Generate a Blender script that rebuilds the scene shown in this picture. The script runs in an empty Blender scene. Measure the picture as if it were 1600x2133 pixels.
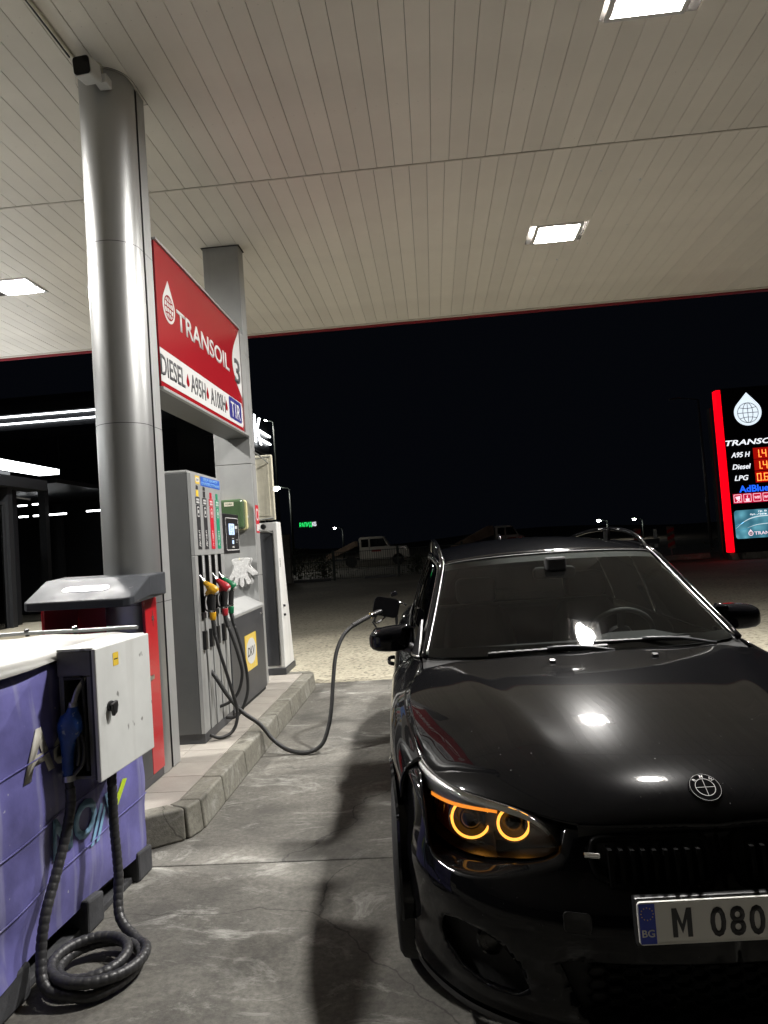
import bpy, bmesh, math, random
from mathutils import Vector, Matrix
R_ = random.Random(7)
SC = bpy.context.scene
COL = SC.collection
pi, sin, cos, rad = math.pi, math.sin, math.cos, math.radians

# ------------------------------------------------------------------ camera
TH, PITCH, YAW = .070, math.atan(62.6/1450), math.atan(99.9/1450)
F_ = Vector((-sin(YAW)*cos(PITCH), cos(YAW)*cos(PITCH), sin(PITCH)))
R0 = Vector((cos(YAW), sin(YAW), 0)); U0 = R0.cross(F_)
RX = R0*cos(TH) - U0*sin(TH); UX = R0*sin(TH) + U0*cos(TH)
cd = bpy.data.cameras.new('camera'); cam = bpy.data.objects.new('camera', cd); COL.objects.link(cam)
cam.matrix_world = Matrix(((RX.x, UX.x, -F_.x, 0), (RX.y, UX.y, -F_.y, 0), (RX.z, UX.z, -F_.z, 1.55), (0, 0, 0, 1)))
cd.sensor_fit = 'VERTICAL'; cd.sensor_height = 36; cd.lens = 36*1450/2133
cd.clip_start = .05; cd.clip_end = 600
SC.camera = cam
# ------------------------------------------------------------------ night sky, moon
w = bpy.data.worlds.new('World'); SC.world = w; w.use_nodes = True
nt = w.node_tree; bg = nt.nodes['Background']
sky = nt.nodes.new('ShaderNodeTexSky'); sky.sky_type = 'NISHITA'; sky.sun_disc = False
sky.sun_elevation = rad(-7); sky.sun_rotation = rad(180)
nt.links.new(sky.outputs[0], bg.inputs[0]); bg.inputs[1].default_value = .05
bg2 = nt.nodes.new('ShaderNodeBackground'); bg2.inputs[0].default_value = (.30, .38, .62, 1); bg2.inputs[1].default_value = .0045   # faint night airglow
ads = nt.nodes.new('ShaderNodeAddShader'); nt.links.new(bg.outputs[0], ads.inputs[0]); nt.links.new(bg2.outputs[0], ads.inputs[1])
nt.links.new(ads.outputs[0], [n for n in nt.nodes if n.type == 'OUTPUT_WORLD'][0].inputs['Surface'])
ml = bpy.data.lights.new('moon', 'SUN'); ml.energy = .0012; ml.angle = rad(.5); ml.color = (.8, .88, 1)
mo = bpy.data.objects.new('moon', ml); COL.objects.link(mo); mo.rotation_euler = (rad(50), 0, rad(140))
# ------------------------------------------------------------------ exposure, sampling
vs = SC.view_settings; vs.view_transform = 'Standard'; vs.look = 'None'; vs.exposure = 0; vs.gamma = 1
try: vs.use_curve_mapping = False
except Exception: pass
cy = SC.cycles
cy.use_denoising = True
try: cy.denoiser = 'OPENIMAGEDENOISE'
except Exception: pass
cy.max_bounces = 6; cy.diffuse_bounces = 3; cy.glossy_bounces = 3; cy.transmission_bounces = 3; cy.transparent_max_bounces = 8
cy.sample_clamp_indirect = 6; cy.caustics_reflective = False; cy.caustics_refractive = False
LAMP = 1560.0     # radiance of a canopy lamp's glass

# ------------------------------------------------------------------ materials
def node(t, typ, **k):
    n = t.nodes.new(typ)
    for a, b in k.items(): setattr(n, a, b)
    return n
def mat(name, col, rough=.5, metal=0., spec=.5, var=None, bump=None, coat=0., coatr=.03, emit=None, estr=0., streak=None, spots=None, rvar=None, rnd=0):
    """procedural principled: var=(scale, amount) colour mottling, bump=(scale, strength), spots=(scale, thresh, colour)"""
    m = bpy.data.materials.new(name); m.use_nodes = True; t = m.node_tree; b = t.nodes['Principled BSDF']
    L = t.links.new
    b.inputs['Roughness'].default_value = rough; b.inputs['Metallic'].default_value = metal
    b.inputs['Specular IOR Level'].default_value = spec
    b.inputs['Coat Weight'].default_value = coat; b.inputs['Coat Roughness'].default_value = coatr
    tc = node(t, 'ShaderNodeTexCoord')
    out = None
    base = (*col, 1)
    if var:
        n = node(t, 'ShaderNodeTexNoise'); n.inputs['Scale'].default_value = var[0]; n.inputs['Detail'].default_value = 6; n.inputs['Roughness'].default_value = .6
        L(tc.outputs['Object'], n.inputs['Vector'])
        r = node(t, 'ShaderNodeValToRGB')
        a = var[1]
        r.color_ramp.elements[0].position = .3; r.color_ramp.elements[1].position = .7
        r.color_ramp.elements[0].color = tuple(c*(1-a) for c in col)+(1,)
        r.color_ramp.elements[1].color = tuple(min(1, c*(1+a)) for c in col)+(1,)
        L(n.outputs['Fac'], r.inputs['Fac']); out = r.outputs['Color']
    if streak:   # vertical run marks: (scale, amount, colour)
        mp = node(t, 'ShaderNodeMapping'); mp.inputs['Scale'].default_value = (streak[0], streak[0], streak[0]*.06)
        L(tc.outputs['Object'], mp.inputs['Vector'])
        n = node(t, 'ShaderNodeTexNoise'); n.inputs['Scale'].default_value = 1; n.inputs['Detail'].default_value = 4
        L(mp.outputs[0], n.inputs['Vector'])
        r = node(t, 'ShaderNodeMapRange'); r.inputs[1].default_value = .55; r.inputs[2].default_value = .75; r.inputs[4].default_value = streak[1]
        L(n.outputs['Fac'], r.inputs[0])
        mx = node(t, 'ShaderNodeMix', data_type='RGBA')
        L(r.outputs[0], mx.inputs[0]); mx.inputs[7].default_value = (*streak[2], 1)
        if out: L(out, mx.inputs[6])
        else: mx.inputs[6].default_value = base
        out = mx.outputs[2]
    if spots:
        n = node(t, 'ShaderNodeTexNoise'); n.inputs['Scale'].default_value = spots[0]; n.inputs['Detail'].default_value = 2
        L(tc.outputs['Object'], n.inputs['Vector'])
        r = node(t, 'ShaderNodeMapRange'); r.inputs[1].default_value = spots[1]; r.inputs[2].default_value = spots[1]+.04
        L(n.outputs['Fac'], r.inputs[0])
        mx = node(t, 'ShaderNodeMix', data_type='RGBA')
        L(r.outputs[0], mx.inputs[0]); mx.inputs[7].default_value = (*spots[2], 1)
        if out: L(out, mx.inputs[6])
        else: mx.inputs[6].default_value = base
        out = mx.outputs[2]
    if rnd:      # each piece a shade apart
        oi = node(t, 'ShaderNodeObjectInfo'); r = node(t, 'ShaderNodeMapRange'); r.inputs[3].default_value = 1-rnd; r.inputs[4].default_value = 1+rnd*.3; L(oi.outputs['Random'], r.inputs[0])
        mx = node(t, 'ShaderNodeMix', data_type='RGBA', blend_type='MULTIPLY'); mx.inputs[0].default_value = 1; L(r.outputs[0], mx.inputs[7])
        if out: L(out, mx.inputs[6])
        else: mx.inputs[6].default_value = base
        out = mx.outputs[2]
    if out: L(out, b.inputs['Base Color'])
    else: b.inputs['Base Color'].default_value = base
    if rvar:
        n = node(t, 'ShaderNodeTexNoise'); n.inputs['Scale'].default_value = rvar[0]; n.inputs['Detail'].default_value = 5
        L(tc.outputs['Object'], n.inputs['Vector'])
        r = node(t, 'ShaderNodeMapRange'); r.inputs[1].default_value = .3; r.inputs[2].default_value = .7; r.inputs[3].default_value = max(.02, rough-rvar[1]); r.inputs[4].default_value = rough+rvar[1]
        L(n.outputs['Fac'], r.inputs[0]); L(r.outputs[0], b.inputs['Roughness'])
    if bump:
        n = node(t, 'ShaderNodeTexNoise'); n.inputs['Scale'].default_value = bump[0]; n.inputs['Detail'].default_value = 5
        L(tc.outputs['Object'], n.inputs['Vector'])
        bp = node(t, 'ShaderNodeBump'); bp.inputs['Strength'].default_value = bump[1]; bp.inputs['Distance'].default_value = .01
        L(n.outputs['Fac'], bp.inputs['Height']); L(bp.outputs[0], b.inputs['Normal'])
    if emit:
        b.inputs['Emission Color'].default_value = (*emit, 1); b.inputs['Emission Strength'].default_value = estr
    return m
def glass(name, tint, rough=.02, ior=1.45, dust=.0):
    m = bpy.data.materials.new(name); m.use_nodes = True; t = m.node_tree; t.nodes.clear()
    o = node(t, 'ShaderNodeOutputMaterial'); mx = node(t, 'ShaderNodeMixShader'); tr = node(t, 'ShaderNodeBsdfTransparent'); g = node(t, 'ShaderNodeBsdfGlossy'); fr = node(t, 'ShaderNodeFresnel')
    tr.inputs[0].default_value = (*tint, 1); g.inputs['Roughness'].default_value = rough; fr.inputs[0].default_value = ior
    df = node(t, 'ShaderNodeBsdfDiffuse'); df.inputs[0].default_value = (.5, .51, .5, 1); m2 = node(t, 'ShaderNodeMixShader')   # a film of dust
    nz = node(t, 'ShaderNodeTexNoise'); nz.inputs['Scale'].default_value = 7; nz.inputs['Detail'].default_value = 6; mr = node(t, 'ShaderNodeMapRange'); mr.inputs[1].default_value = .3; mr.inputs[2].default_value = .8; mr.inputs[3].default_value = dust*.5; mr.inputs[4].default_value = dust*1.5
    tcn = node(t, 'ShaderNodeTexCoord'); t.links.new(tcn.outputs['Object'], nz.inputs['Vector']); t.links.new(nz.outputs['Fac'], mr.inputs[0]); t.links.new(mr.outputs[0], m2.inputs[0]); t.links.new(tr.outputs[0], m2.inputs[1]); t.links.new(df.outputs[0], m2.inputs[2])
    t.links.new(fr.outputs[0], mx.inputs[0]); t.links.new(m2.outputs[0], mx.inputs[1]); t.links.new(g.outputs[0], mx.inputs[2]); t.links.new(mx.outputs[0], o.inputs[0])
    return m

def concrete(name, c1, c2, stain):
    m = bpy.data.materials.new(name); m.use_nodes = True; t = m.node_tree; b = t.nodes['Principled BSDF']; L = t.links.new
    tc = node(t, 'ShaderNodeTexCoord')
    def noise(s, d=6, ro=.6, dist=0, sc=None):
        n = node(t, 'ShaderNodeTexNoise'); n.inputs['Scale'].default_value = s; n.inputs['Detail'].default_value = d; n.inputs['Roughness'].default_value = ro; n.inputs['Distortion'].default_value = dist
        if sc:
            mp = node(t, 'ShaderNodeMapping'); mp.inputs['Scale'].default_value = sc; L(tc.outputs['Object'], mp.inputs[0]); L(mp.outputs[0], n.inputs[0])
        else: L(tc.outputs['Object'], n.inputs['Vector'])
        return n.outputs['Fac']
    def rng(x, a, b_, lo=0, hi=1):
        r = node(t, 'ShaderNodeMapRange'); r.inputs[1].default_value = a; r.inputs[2].default_value = b_; r.inputs[3].default_value = lo; r.inputs[4].default_value = hi; L(x, r.inputs[0]); return r.outputs[0]
    def mix(f, a, b_):
        mx = node(t, 'ShaderNodeMix', data_type='RGBA'); L(f, mx.inputs[0])
        for i, x in ((6, a), (7, b_)):
            if isinstance(x, tuple): mx.inputs[i].default_value = (*x, 1)
            else: L(x, mx.inputs[i])
        return mx.outputs[2]
    base = mix(rng(noise(1.6, 10, .7, .8), .38, .62), c1, c2)
    fine = mix(rng(noise(38, 5, .7), .38, .66, 0, .6), base, tuple(x*.55 for x in c1))
    white = mix(rng(noise(2.0, 12, .78, 1.8, (.8, 1.3, 1)), .53, .66, 0, .95), fine, (.34, .335, .305))
    dark = mix(rng(noise(1.1, 9, .68, 1.0), .52, .68, 0, .65), white, stain)
    oil = mix(rng(noise(3.1, 3, .5, .3), .68, .72, 0, .7), dark, tuple(x*.6 for x in stain))
    cv = node(t, 'ShaderNodeTexVoronoi', feature='DISTANCE_TO_EDGE'); cv.inputs['Scale'].default_value = .55
    wn = node(t, 'ShaderNodeTexNoise'); wn.inputs['Scale'].default_value = 3; wn.inputs['Detail'].default_value = 6; L(tc.outputs['Object'], wn.inputs['Vector'])
    wm = node(t, 'ShaderNodeMix', data_type='RGBA'); wm.inputs[0].default_value = .22; L(tc.outputs['Object'], wm.inputs[6]); L(wn.outputs['Color'], wm.inputs[7]); L(wm.outputs[2], cv.inputs['Vector'])
    crk = mix(rng(cv.outputs['Distance'], .0010, .0022, .55, 0), oil, tuple(x*.35 for x in stain))
    L(crk, b.inputs['Base Color'])
    L(rng(noise(2.2, 6), .3, .7, .5, .85), b.inputs['Roughness']); b.inputs['Specular IOR Level'].default_value = .35
    bp = node(t, 'ShaderNodeBump'); bp.inputs['Strength'].default_value = .35; bp.inputs['Distance'].default_value = .008
    L(noise(70, 6, .7), bp.inputs['Height']); L(bp.outputs[0], b.inputs['Normal'])
    return m
def asphalt(name, k=1.0, worn=None):  # worn: start, end and depth of the lamp falloff painted along Y
    m = bpy.data.materials.new(name); m.use_nodes = True; t = m.node_tree; b = t.nodes['Principled BSDF']; L = t.links.new
    tc = node(t, 'ShaderNodeTexCoord')
    v = node(t, 'ShaderNodeTexVoronoi'); v.inputs['Scale'].default_value = 28; L(tc.outputs['Object'], v.inputs['Vector'])
    r = node(t, 'ShaderNodeValToRGB'); e = r.color_ramp.elements
    e[0].position = .0; e[0].color = (.16, .145, .115, 1); e[1].position = 1; e[1].color = (.56, .52, .40, 1)
    e2 = r.color_ramp.elements.new(.45); e2.color = (.50, .46, .355, 1)
    wn = node(t, 'ShaderNodeTexNoise'); wn.inputs['Scale'].default_value = 60; wn.inputs['Detail'].default_value = 3; L(tc.outputs['Object'], wn.inputs['Vector'])
    L(v.outputs['Color'], r.inputs['Fac'])
    n = node(t, 'ShaderNodeTexNoise'); n.inputs['Scale'].default_value = .35; n.inputs['Detail'].default_value = 7; L(tc.outputs['Object'], n.inputs['Vector'])
    mr = node(t, 'ShaderNodeMapRange'); mr.inputs[1].default_value = .35; mr.inputs[2].default_value = .7; mr.inputs[3].default_value = .7*k; mr.inputs[4].default_value = 1.05*k; L(n.outputs['Fac'], mr.inputs[0])
    mx = node(t, 'ShaderNodeMix', data_type='RGBA', blend_type='MULTIPLY'); mx.inputs[0].default_value = 1; L(r.outputs[0], mx.inputs[6]); L(mr.outputs[0], mx.inputs[7])
    col = mx.outputs[2]
    if worn:     # pale grit colour darkens unevenly away from the slab: lamp falloff painted in
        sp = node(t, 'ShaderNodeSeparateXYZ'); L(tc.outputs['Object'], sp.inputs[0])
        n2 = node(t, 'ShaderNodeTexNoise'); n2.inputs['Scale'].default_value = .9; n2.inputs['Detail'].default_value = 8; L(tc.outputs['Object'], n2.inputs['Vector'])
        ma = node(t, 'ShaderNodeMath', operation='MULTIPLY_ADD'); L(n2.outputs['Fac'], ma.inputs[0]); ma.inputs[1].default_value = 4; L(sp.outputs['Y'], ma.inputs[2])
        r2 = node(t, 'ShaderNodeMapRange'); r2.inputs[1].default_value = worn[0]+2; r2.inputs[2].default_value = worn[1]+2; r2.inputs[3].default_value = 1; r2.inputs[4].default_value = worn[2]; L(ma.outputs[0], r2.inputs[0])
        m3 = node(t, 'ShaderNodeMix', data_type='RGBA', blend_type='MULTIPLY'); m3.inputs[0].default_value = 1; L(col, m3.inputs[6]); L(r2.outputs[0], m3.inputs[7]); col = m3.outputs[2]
    L(col, b.inputs['Base Color']); b.inputs['Roughness'].default_value = .85; b.inputs['Specular IOR Level'].default_value = .25
    bp = node(t, 'ShaderNodeBump'); bp.inputs['Strength'].default_value = .6; bp.inputs['Distance'].default_value = .006
    L(wn.outputs['Fac'], bp.inputs['Height']); L(bp.outputs[0], b.inputs['Normal'])
    return m
def carpaint(name):
    m = bpy.data.materials.new(name); m.use_nodes = True; t = m.node_tree; b = t.nodes['Principled BSDF']; L = t.links.new
    tc = node(t, 'ShaderNodeTexCoord')
    # dust: tiny pale flecks of several sizes
    cur = (.0035, .0035, .004)
    def fleck(scale, th, c, cin):
        v = node(t, 'ShaderNodeTexVoronoi'); v.inputs['Scale'].default_value = scale; L(tc.outputs['Object'], v.inputs['Vector'])
        r = node(t, 'ShaderNodeMapRange'); r.inputs[1].default_value = th; r.inputs[2].default_value = th*.6; L(v.outputs['Distance'], r.inputs[0])
        n = node(t, 'ShaderNodeTexNoise'); n.inputs['Scale'].default_value = scale*.21; L(tc.outputs['Object'], n.inputs['Vector'])
        r2 = node(t, 'ShaderNodeMapRange'); r2.inputs[1].default_value = .50; r2.inputs[2].default_value = .56; L(n.outputs['Fac'], r2.inputs[0])
        mu = node(t, 'ShaderNodeMath', operation='MULTIPLY'); L(r.outputs[0], mu.inputs[0]); L(r2.outputs[0], mu.inputs[1])
        mx = node(t, 'ShaderNodeMix', data_type='RGBA'); L(mu.outputs[0], mx.inputs[0]); mx.inputs[7].default_value = (*c, 1)
        if isinstance(cin, tuple): mx.inputs[6].default_value = (*cin, 1)
        else: L(cin, mx.inputs[6])
        return mx.outputs[2]
    c = fleck(24, .05, (.22, .218, .21), cur)
    c = fleck(52, .065, (.10, .099, .095), c)
    L(c, b.inputs['Base Color'])
    b.inputs['Metallic'].default_value = 0; b.inputs['Roughness'].default_value = .24; b.inputs['Specular IOR Level'].default_value = .012
    b.inputs['Coat Weight'].default_value = 1; b.inputs['Coat Roughness'].default_value = .03; b.inputs['Coat IOR'].default_value = 1.27
    n = node(t, 'ShaderNodeTexNoise'); n.inputs['Scale'].default_value = 9; n.inputs['Detail'].default_value = 5; L(tc.outputs['Object'], n.inputs['Vector'])
    return m

M = dict(
    concrete=concrete('forecourt_concrete', (.112, .107, .095), (.205, .196, .172), (.058, .056, .051)),
    kerb=concrete('kerb_concrete', (.17, .162, .135), (.25, .24, .20), (.08, .075, .06)),
    asphalt=asphalt('sandy_asphalt', .42), apron=asphalt('pale_asphalt_lamp_fade', .90, (9.4, 13.2, .42/.90)),  # apron's outward darkening is lamp falloff put into its colour
    soil=mat('soil', (.10, .085, .06), .9, var=(.6, .4), bump=(12, .5)),
    tile=mat('island_tile', (.33, .305, .27), .55, var=(5, .12), bump=(60, .1), rnd=.12),
    soffit_gap=mat('soffit_gap', (.10, .09, .08), .9), plank=mat('soffit_plank', (.80, .765, .70), .42, var=(1.2, .06), spots=(24, .735, (.22, .2, .16)), rvar=(3, .08), streak=None, rnd=.07),
    gap=mat('dark_joint', (.05, .045, .04), .9),
    red_fascia=mat('red_fascia', (.22, .012, .02), .4),
    trim=mat('soffit_trim', (.6, .56, .5), .5),
    silver=mat('silver_cladding', (.42, .425, .42), .38, metal=.82, var=(2, .03), streak=(7, .12, (.30, .30, .29))),
    silver_flat=mat('silver_panel', (.36, .365, .36), .45, metal=.35, var=(4, .07), streak=(9, .3, (.2, .2, .19))),
    groove=mat('groove_black', (.03, .03, .032), .6),
    grey_paint=mat('grey_powder_coat', (.085, .087, .087), .45, metal=.1, var=(5, .06), streak=(10, .25, (.05, .05, .05))),
    dark_paint=mat('charcoal_powder_coat', (.045, .047, .052), .42, var=(6, .15), streak=(10, .3, (.09, .09, .088))),
    slate=mat('slate_lid', (.045, .048, .054), .50, spec=.10, var=(7, .15), rvar=(8, .08), spots=(17, .70, (.12, .12, .12))),
    red=mat('red_enamel', (.42, .010, .016), .3, var=(4, .06), coat=.3),
    white=mat('white_enamel', (.72, .72, .70), .4, var=(4, .06), streak=(8, .35, (.4, .39, .36))),
    offwhite=mat('yellowed_white', (.62, .59, .47), .5, var=(6, .12), streak=(14, .6, (.3, .28, .22))),
    rubber=mat('black_rubber', (.018, .018, .018), .55, var=(30, .3), bump=(120, .15)),
    black=mat('black_plastic', (.014, .014, .015), .35),
    matt=mat('black_matt', (.012, .012, .012), .85),
    chrome=mat('bright_metal', (.75, .75, .74), .16, metal=1, rvar=(40, .06)),
    steel=mat('brushed_steel', (.5, .5, .48), .3, metal=1, var=(30, .2)),
    ink=mat('ink', (.02, .02, .022), .5),
    inkdark=mat('dark_grey_ink', (.06, .06, .065), .5),
    sign_red=mat('sign_red', (.30, .010, .016), .22, var=(1, .04)),
    sign_white=mat('sign_white', (.60, .60, .59), .35),
    navy=mat('sign_navy', (.03, .03, .19), .35),
    blue=mat('sign_blue', (.025, .11, .50), .4),
    yellow=mat('nozzle_yellow', (.62, .33, .012), .35, var=(25, .25), spots=(60, .64, (.12, .09, .04))),
    nred=mat('nozzle_red', (.40, .02, .03), .38, var=(25, .25)),
    ngreen=mat('nozzle_green', (.008, .15, .06), .38, var=(25, .25)),
    nblue=mat('nozzle_blue', (.01, .05, .22), .42, var=(25, .3), spots=(45, .62, (.2, .24, .3))),
    label_red=mat('label_red', (.50, .012, .03), .4), label_green=mat('label_green', (.01, .24, .12), .4),
    label_yellow=mat('label_yellow', (.72, .5, .05), .4),
    tork=mat('green_plastic', (.055, .095, .045), .25, var=(8, .08)),
    cream=mat('cream_plastic', (.66, .60, .32), .4),
    tarp=mat('purple_tarpaulin', (.135, .128, .34), .42, var=(4.5, .32), streak=(14, .8, (.34, .34, .46)), bump=(5, .6), spots=(28, .73, (.45, .45, .5))),
    tarp_top=mat('white_tarpaulin', (.25, .246, .228), .45, var=(4, .18), spots=(13, .64, (.25, .24, .2)), bump=(6, .5)),
    pallet=mat('grey_pallet', (.045, .046, .05), .8, var=(9, .35), bump=(30, .3)),
    ltblue=mat('letter_light_blue', (.22, .42, .60), .5, var=(6, .15)), lime=mat('letter_lime', (.52, .68, .03), .5),
    boxdoor=mat('scuffed_white', (.58, .59, .57), .45, var=(3, .10), spots=(13, .685, (.2, .2, .19)), streak=(9, .5, (.36, .355, .33))), cream_print=mat('cream_print', (.46, .44, .38), .5, var=(9, .15)),
    boxgrey=mat('box_grey', (.14, .14, .14), .5, var=(8, .2)),
    hose_wrap=mat('spiral_wrap', (.035, .035, .037), .42, var=(35, .3)),
    glove=mat('clear_glove', (.62, .62, .61), .28, bump=(38, .8), var=(40, .2)),
    paint=carpaint('black_car_paint'),
    piano=mat('gloss_black', (.005, .005, .006), .10, spec=.25), grille=mat('grille_black', (.004, .004, .004), .4, spec=.04),
    tyre=mat('tyre', (.02, .02, .02), .75, bump=(60, .3)),
    rim=mat('rim', (.3, .3, .31), .3, metal=.9),
    interior=mat('interior', (.030, .030, .031), .7, var=(20, .15)),
    dash=mat('dashboard', (.05, .05, .052), .65),
    wsglass=glass('windscreen_glass', (.60, .63, .61), .025, dust=.005), sideglass=glass('side_glass', (.14, .15, .15), .02), lens=glass('lamp_lens', (.93, .93, .93), .01),
    plate=mat('plate_white', (.70, .69, .65), .35), plateblue=mat('plate_blue', (.01, .035, .38), .35),
    reflector=mat('lamp_reflector', (.55, .53, .5), .12, metal=1), bowl=mat('lamp_bowl', (.035, .033, .03), .2, metal=1), brow=mat('lamp_brow', (.92, .92, .91), .3, metal=.35), lamp_dark=mat('lamp_housing', (.13, .125, .12), .25, metal=.5),
    halo=mat('halo_ring', (.9, .5, .1), .4, emit=(1, .42, .06), estr=2.1), amber=mat('amber_bar', (.8, .3, .03), .3, emit=(1, .30, .03), estr=1.1),
    amber2=mat('amber_lens', (.75, .22, .06), .3), orange_dots=mat('side_marker', (.35, .10, .05), .3),
    lamp=mat('lamp_glass', (.9, .9, .9), .3, emit=(1, .97, .93), estr=LAMP),
    led=mat('led_white', (.9, .9, .9), .3, emit=(.95, .98, 1), estr=7), ledlow=mat('led_white_dim', (.9, .9, .9), .3, emit=(.95, .98, 1), estr=2.2),
    led_red=mat('led_red', (.5, .005, .01), .3, emit=(1, .0, .006), estr=1.6), seg=mat('led_amber', (.9, .3, .1), .3, emit=(1, .30, .05), estr=2.4),
    segglow=mat('display_red', (.3, .0, .0), .3, emit=(1, .01, .005), estr=.35), pict=mat('pictogram_red', (.5, .02, .1), .3, emit=(1, .012, .08), estr=.55),
    led_blue=mat('led_blue', (.05, .2, .8), .3, emit=(.015, .13, 1), estr=1.3), led_pink=mat('led_pink', (.8, .6, .7), .3, emit=(1, .75, .85), estr=1.1),
    led_text=mat('led_text', (.9, .9, .9), .3, emit=(.92, .95, 1), estr=1.15), led_green=mat('led_green', (.1, .8, .2), .3, emit=(.02, .85, .16), estr=1.3),
    drop=mat('drop_lightbox', (.8, .85, .9), .3, emit=(.80, .91, 1), estr=1.05), poster_line=mat('poster_streak', (.8, .9, 1), .3, emit=(.75, .92, 1), estr=.8),
    poster_cyan=mat('poster_cyan', (.3, .7, .9), .3, emit=(.12, .55, .85), estr=.5),
    lcd=mat('lcd', (.5, .6, .7), .3, emit=(.34, .56, 1), estr=.75), totem_black=mat('totem_black', (.012, .008, .010), .25),
    drop_ink=mat('globe_ink', (.15, .08, .15), .6),
    van_white=mat('van_white', (.62, .59, .52), .5, var=(2, .1)), rusty=mat('tipper_body', (.28, .2, .14), .7, var=(2, .3)),
    fence=mat('fence_green', (.02, .03, .024), .6), foliage=mat('foliage', (.05, .06, .025), .8, var=(3, .4)),
    bark=mat('bark', (.06, .045, .03), .9), galv=mat('galvanised', (.32, .33, .33), .45, metal=.7, var=(6, .12)),
    facade=mat('dark_facade', (.007, .008, .010), .45), frame_dark=mat('window_frame', (.016, .017, .019), .4), ochre=mat('ochre_blind', (.30, .15, .02), .7),
    shopglass=glass('shop_glass', (.25, .26, .27), .02), bench=mat('stone_ledge', (.30, .28, .22), .7, var=(3, .15)),
    chevron=mat('chevron_red', (.4, .02, .02), .5),
)
def poster(name):
    m = bpy.data.materials.new(name); m.use_nodes = True; t = m.node_tree; b = t.nodes['Principled BSDF']; L = t.links.new
    tc = node(t, 'ShaderNodeTexCoord'); v = node(t, 'ShaderNodeTexVoronoi', feature='SMOOTH_F1'); v.inputs['Scale'].default_value = 3.2; L(tc.outputs['Object'], v.inputs['Vector'])
    r = node(t, 'ShaderNodeValToRGB'); e = r.color_ramp.elements
    e[0].position = .0; e[0].color = (.14, .42, .52, 1); e[1].position = .55; e[1].color = (.035, .14, .20, 1)
    L(v.outputs['Distance'], r.inputs['Fac']); L(r.outputs[0], b.inputs['Emission Color']); b.inputs['Emission Strength'].default_value = 1.0; b.inputs['Base Color'].default_value = (.02, .05, .06, 1)
    return m
M['poster'] = poster('poster_print')

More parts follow.
